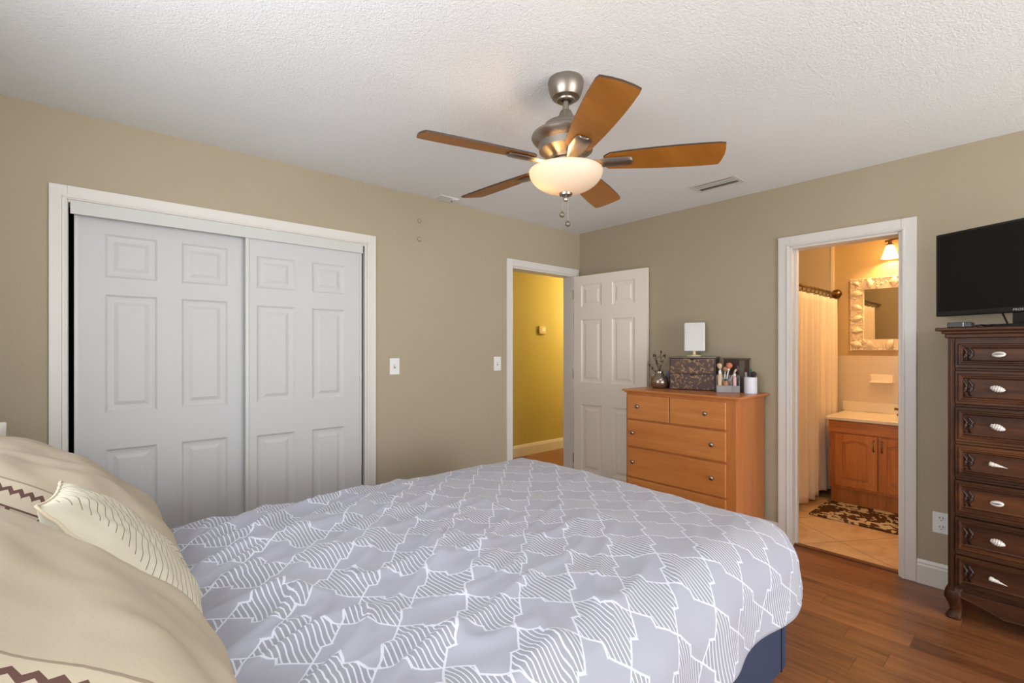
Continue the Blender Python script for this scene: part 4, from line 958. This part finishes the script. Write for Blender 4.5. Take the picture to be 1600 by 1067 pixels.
# duvet
DT = 0.652; RR = 0.15
cxf, cyn, cyf = BX1 - 0.10, BY0 + 0.10, BY1 - 0.10     # where the cloth starts to turn down
s0, s1 = -3.85, cxf + 0.41; tA, tB = cyn - 0.345, cyf + 0.44
NS, NT = 215, 215
def duvet_pt(i, j):
    s = s0 + (s1 - s0) * i / (NS - 1); t_ = tA + (tB - tA) * j / (NT - 1)
    ds = max(0, s - cxf); dt = (t_ - cyf) if t_ > cyf else ((t_ - cyn) if t_ < cyn else 0)
    e = math.hypot(ds, dt); x, y = min(s, cxf), min(max(t_, cyn), cyf)
    z = DT
    # puffiness and wrinkles on the top
    edge = min(1, max(0, 1 - e / 0.3))
    head = min(1, max(0, (-1.9 - s) / 1.1)) * min(1, max(0, (s + 3.40) / 0.25)); flat = min(1, max(0, (s + 3.45) / 0.25))
    p = Vector((s * 1.7, t_ * 1.7, 0))
    z += 0.016 * noise.noise(p * 1.3) * flat
    dg_ = Vector((s * 2.2 + t_ * 1.6, (t_ - s * 0.55) * 7.0, 1.3))
    rid = 1 - abs(noise.noise(dg_ * 0.9)) * 2.2
    z += (0.004 + 0.022 * head) * max(0, rid) ** 3 * edge * flat
    dg2 = Vector((s * 3 - t_ * 6.2, t_ * 2.1 + s * 2.0, 5.1)); rid2 = 1 - abs(noise.noise(dg2 * 0.9)) * 2.4
    z += (0.0025 + 0.016 * head) * max(0, rid2) ** 3 * edge * flat
    z += 0.005 * noise.noise(p * 6) * (0.3 + head) * edge * flat
    # lift at the far foot corner region, sag to the near side
    if e > 0:
        nx, ny = ds / e, dt / e
        e *= 1 - 0.27 * min(1, 2 * nx * abs(ny))
        q = RR * math.pi / 2
        if e < q: a = e / RR; hor, drop = RR * math.sin(a), RR * (1 - math.cos(a))
        else: hor, drop = RR + 0.16 * (e - q), RR + 0.975 * (e - q)
        fold = min(1, e / 0.42)
        ang = math.atan2(ny, nx)
        per = (x + y) * 1.0 + ang * 0.22
        corner = (nx * abs(ny)) * 2
        f_ = 0.020 * fold ** 1.5 * math.sin(per * 17 + 1.2 * math.sin(per * 5)) + 0.030 * corner * fold * math.sin(ang * 9 + 0.6)
        hor += f_ 
        x += nx * hor; y += ny * hor; z -= drop
        z += 0.010 * noise.noise(Vector((s * 5, t_ * 5, 3))) * fold
    return (x, y, max(z, 0.1))
m = MB(); g = m.grid(NS, NT, duvet_pt)
uvl = m.bm.loops.layers.uv.new('cloth')
idx = {}
for i in range(NS):
    for j in range(NT): idx[g[i][j]] = (s0 + (s1 - s0) * i / (NS - 1), tA + (tB - tA) * j / (NT - 1))
for f in m.bm.faces:
    for l in f.loops: l[uvl].uv = idx[l.vert]
o = m.build('duvet', duvet_m, smooth=True)
sm = o.modifiers.new('thick', 'SOLIDIFY'); sm.thickness = 0.016; sm.offset = 1
tag(o, 'grey duvet with white star and stripe pattern spread over the bed', 'duvet')

# pillows
def pillow(name, M4, w_, h_, th, mats, label, seed, pw=2.6, wr=0.010, corner=0.06, piping=None):
    t = thing(name, label, 'pillow', M4.to_translation())
    n = 46; rv = Vector((seed * 3.1, seed * 1.7, 0))
    for side in (1, -1):
        m = MB()
        def P(i, j):
            u_ = i / (n - 1) * 2 - 1; v_ = j / (n - 1) * 2 - 1
            u_ = math.copysign(abs(u_) ** 0.8, u_); v_ = math.copysign(abs(v_) ** 0.8, v_)
            th_ = (max(0, 1 - abs(u_) ** pw) * max(0, 1 - abs(v_) ** pw)) ** 0.55
            x = u_ * w_ / 2 * (1 - corner * (1 - v_ * v_)); y = v_ * h_ / 2 * (1 - corner * (1 - u_ * u_))
            z = th_ * th / 2
            k = noise.noise(Vector((u_ * 2.2, v_ * 2.2, side)) + rv) * wr * 1.5 + noise.noise(Vector((u_ * 6, v_ * 2.5, side * 2)) + rv) * wr
            z = max(0, z + k * th_ ** 0.6)
            return M4 @ Vector((x, y, side * z))
        g = m.grid(n, n, P); uvl = m.bm.loops.layers.uv.new('cloth'); ix = {}
        for i in range(n):
            for j in range(n): ez = lambda q: math.copysign(abs(q) ** 0.8, q); ix[g[i][j]] = (ez(i / (n - 1) * 2 - 1) * w_ / 2, ez(j / (n - 1) * 2 - 1) * h_ / 2)
        for f in m.bm.faces:
            for l in f.loops: l[uvl].uv = ix[l.vert]
        m.build('front_panel' if side == 1 else 'back_panel', mats[0] if side == 1 else mats[1], t, smooth=True)
    if piping:
        m = MB(); pts = []
        for k in range(121):
            a = k / 120 * 4; sd = int(a) % 4; u_ = (a % 1) * 2 - 1
            uv_ = [(u_, -1), (1, u_), (-u_, 1), (-1, -u_)][sd]
            pts.append(M4 @ Vector((uv_[0] * w_ / 2 * (1 - corner * (1 - uv_[1] ** 2)), uv_[1] * h_ / 2 * (1 - corner * (1 - uv_[0] ** 2)), 0.0015 * math.sin(k * 1.7))))
        m.tube(pts, 0.0035, 8, False); m.build('piping', piping, t, smooth=True)
    return t
def frame4(c, normal, up):
    n = Vector(normal).normalized(); u_ = Vector(up); u_ = (u_ - n * u_.dot(n)).normalized(); r_ = u_.cross(n)
    return Matrix(((r_.x, u_.x, n.x, c[0]), (r_.y, u_.y, n.y, c[1]), (r_.z, u_.z, n.z, c[2]), (0, 0, 0, 1)))
def pose(c, az, el, roll):
    n = Vector((math.cos(el) * math.cos(az), math.cos(el) * math.sin(az), math.sin(el)))
    up = Vector((0, 0, 1)); up = (up - n * up.dot(n)).normalized(); r_ = up.cross(n)
    return frame4(c, n, up * math.cos(roll) + r_ * math.sin(roll))
pillow('euro_sham', pose((-3.595, -2.164, 0.913), 0.069, 0.771, 0.018), 0.64, 0.62, 0.24, (sham_near, sham_pat), 'large tan pillow nearest the camera at the head of the bed', 1)
pillow('euro_sham', pose((-3.613, -1.093, 0.881), 0.05, 0.935, -0.009), 0.64, 0.62, 0.22, (sham_far, sham_pat), 'large tan pillow on the far side, behind the leaf cushion', 2)
pillow('throw_cushion', pose((-3.491, -1.655, 0.862), 0.03, 0.648, 0.13), 0.40, 0.42, 0.13, (leaf_m, leaf_m), 'small cream cushion with a leaf vein print between the tan pillows', 3, wr=0.006, piping=piping_m)
pillow('bed_pillow', pose((-3.92, -0.70, 0.885), 1.4, 0.15, 0), 0.34, 0.42, 0.09, (greycotton, greycotton), 'grey pillow at the left edge behind the far tan pillow', 4, wr=0.004)
